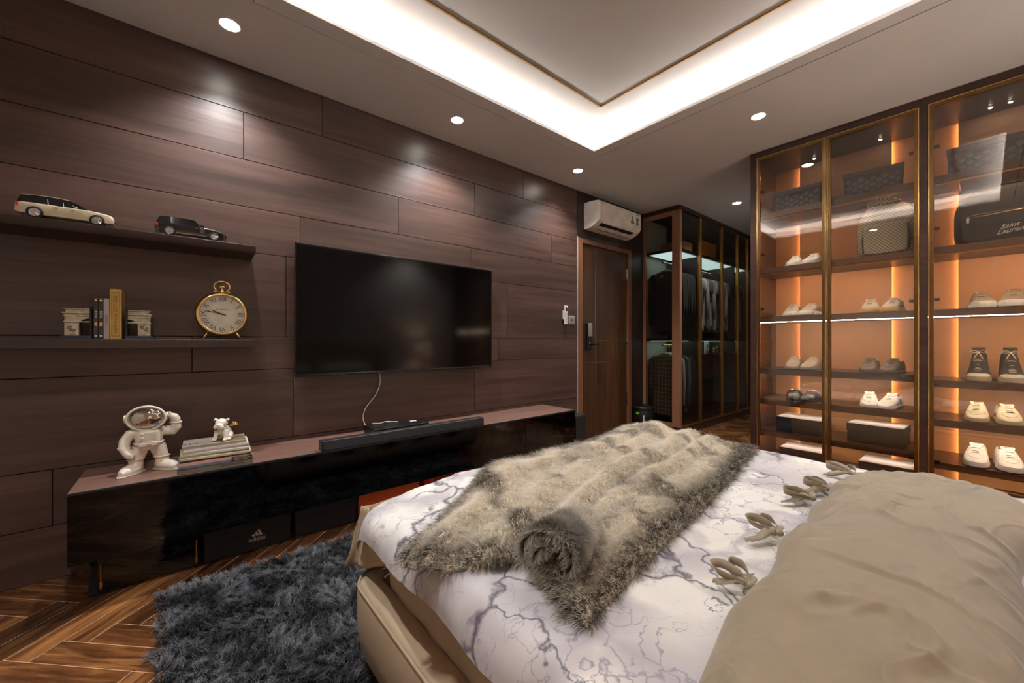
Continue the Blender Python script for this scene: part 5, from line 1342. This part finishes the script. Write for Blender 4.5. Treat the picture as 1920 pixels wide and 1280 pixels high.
# ============================================================ shag rug
def rug():
    t = thing('shag_rug', 'thick charcoal grey shag rug beside the bed', 'rug', (0, 0, 0))
    x0, x1, y0, y1 = .47, 2.3, -.075, 1.9
    MB().box(x0+.025, x1-.01, y0+.025, y1-.01, .001, .010).obj('backing', mat('rug_backing', (26, 27, 30), .95), t, bevel=.003)
    n = 150000
    X = rng.uniform(x0+.005, x1-.005, n); Y = rng.uniform(y0+.005, y1-.005, n)
    keep = ~((X > 1.42) & (Y > .50)); X, Y = X[keep], Y[keep]; n = len(X)
    # clump centres
    m_ = 5200; cx = rng.uniform(x0, x1, m_); cy = rng.uniform(y0, y1, m_)
    cell = .05; gx = ((cx-x0)/cell).astype(int); gy = ((cy-y0)/cell).astype(int); D = {}
    for i in range(m_): D.setdefault((gx[i], gy[i]), []).append(i)
    ci = np.zeros(n, int)
    hx = ((X-x0)/cell).astype(int); hy = ((Y-y0)/cell).astype(int)
    order = {}
    for k in range(n): order.setdefault((hx[k], hy[k]), []).append(k)
    for (a, b), ks in order.items():
        cand = [i for da in (-1, 0, 1) for db in (-1, 0, 1) for i in D.get((a+da, b+db), [])]
        if not cand: continue
        cand = np.array(cand); ks = np.array(ks)
        dd = (X[ks][:, None]-cx[cand][None])**2+(Y[ks][:, None]-cy[cand][None])**2; ci[ks] = cand[dd.argmin(1)]
    flow = np.array([[nz(x*5, y*5, 1), nz(x*5, y*5, 9)] for x, y in zip(cx, cy)])*1.6+rng.normal(0, .38, (m_, 2))
    cl = .034+.014*rng.random(m_)
    tx = cx+flow[:, 0]*.022; ty = cy+flow[:, 1]*.022
    ln = cl[ci]*(.85+.5*rng.random(n))
    tgt = np.stack([tx[ci]-X*0, ty[ci]-Y*0, np.full(n, .035)], 1); pos = np.stack([X, Y, np.full(n, .008)], 1)
    d = (tgt-pos)*np.array([.75, .75, 1.0]); d += rng.normal(0, .004, (n, 3))
    ed = ((X < x0+.02)*-1.0+(X > x1-.02)*1.0); d[:, 0] += ed*.018; d[:, 1] += (Y < y0+.02)*-.018
    shade = np.array([nz(x*9, y*9, 4) for x, y in zip(cx, cy)]); tone = np.clip(.40+1.5*shade+rng.normal(0, .22, m_), 0, 1)[ci]
    tone = np.clip(tone+rng.normal(0, .12, n), 0, 1)[:, None]
    root = L3((10, 11, 12))*np.ones((n, 1)); tip = L3((34, 35, 39))*(1-tone)+L3((150, 153, 161))*tone
    hair('pile', pos, d, ln, (root, tip), M_rugh, t, .00085, 4, .45, .10)
rug()

def lamp(x, y, lab):
    n = thing('nightstand', 'dark walnut nightstand '+lab, 'nightstand', (x, y, 0))
    MB().box(-.22, .22, -.2, .2, .08, .5).obj('body', M_cab, n, bevel=.004)
    for z in (.12, .31): q = MB().box(-.235, -.22, -.19, .19, z, z+.17).obj('drawer', M_cab, n, bevel=.003); MB().ell((-.243, 0, z+.09), (.010, .012, .012), 10, 6).obj('knob', M_gold, q, smooth=True)
    for a in (-1, 1):
        for b in (-1, 1): MB().tube([(a*.18, b*.16, .08), (a*.19, b*.17, 0)], [.014, .010]).obj('leg', M_gold, n)
    t = thing('table_lamp', 'table lamp with pale drum shade '+lab, 'lamp', (x, y, .5005))
    MB().lathe([(.07, 0), (.07, .015), (.02, .03), (.035, .12), (.015, .25), (.008, .42)], n=24).obj('base', M_gold2, t, smooth=True)
    MB().lathe([(.15, .33), (.12, .56)], n=36, cap=False).obj('lamp_shade', emis('lit_lamp_shade', (255, 214, 190), LAMP_E), t, smooth=True, solid=.002)
    ld = bpy.data.lights.new('bulb', 'POINT'); ld.energy = LAMP_W; ld.color = (1, .84, .68); ld.shadow_soft_size = .05
    o = bpy.data.objects.new('bulb', ld); C.objects.link(o); o.parent = t; o.location = (0, 0, .46)
lamp(3.2, 2.95, 'between the bed and the shoe cabinet'); lamp(3.2, -.05, 'added out of view at the near side of the bed')  # near lamp and its stand are added, unseen, for warm fill
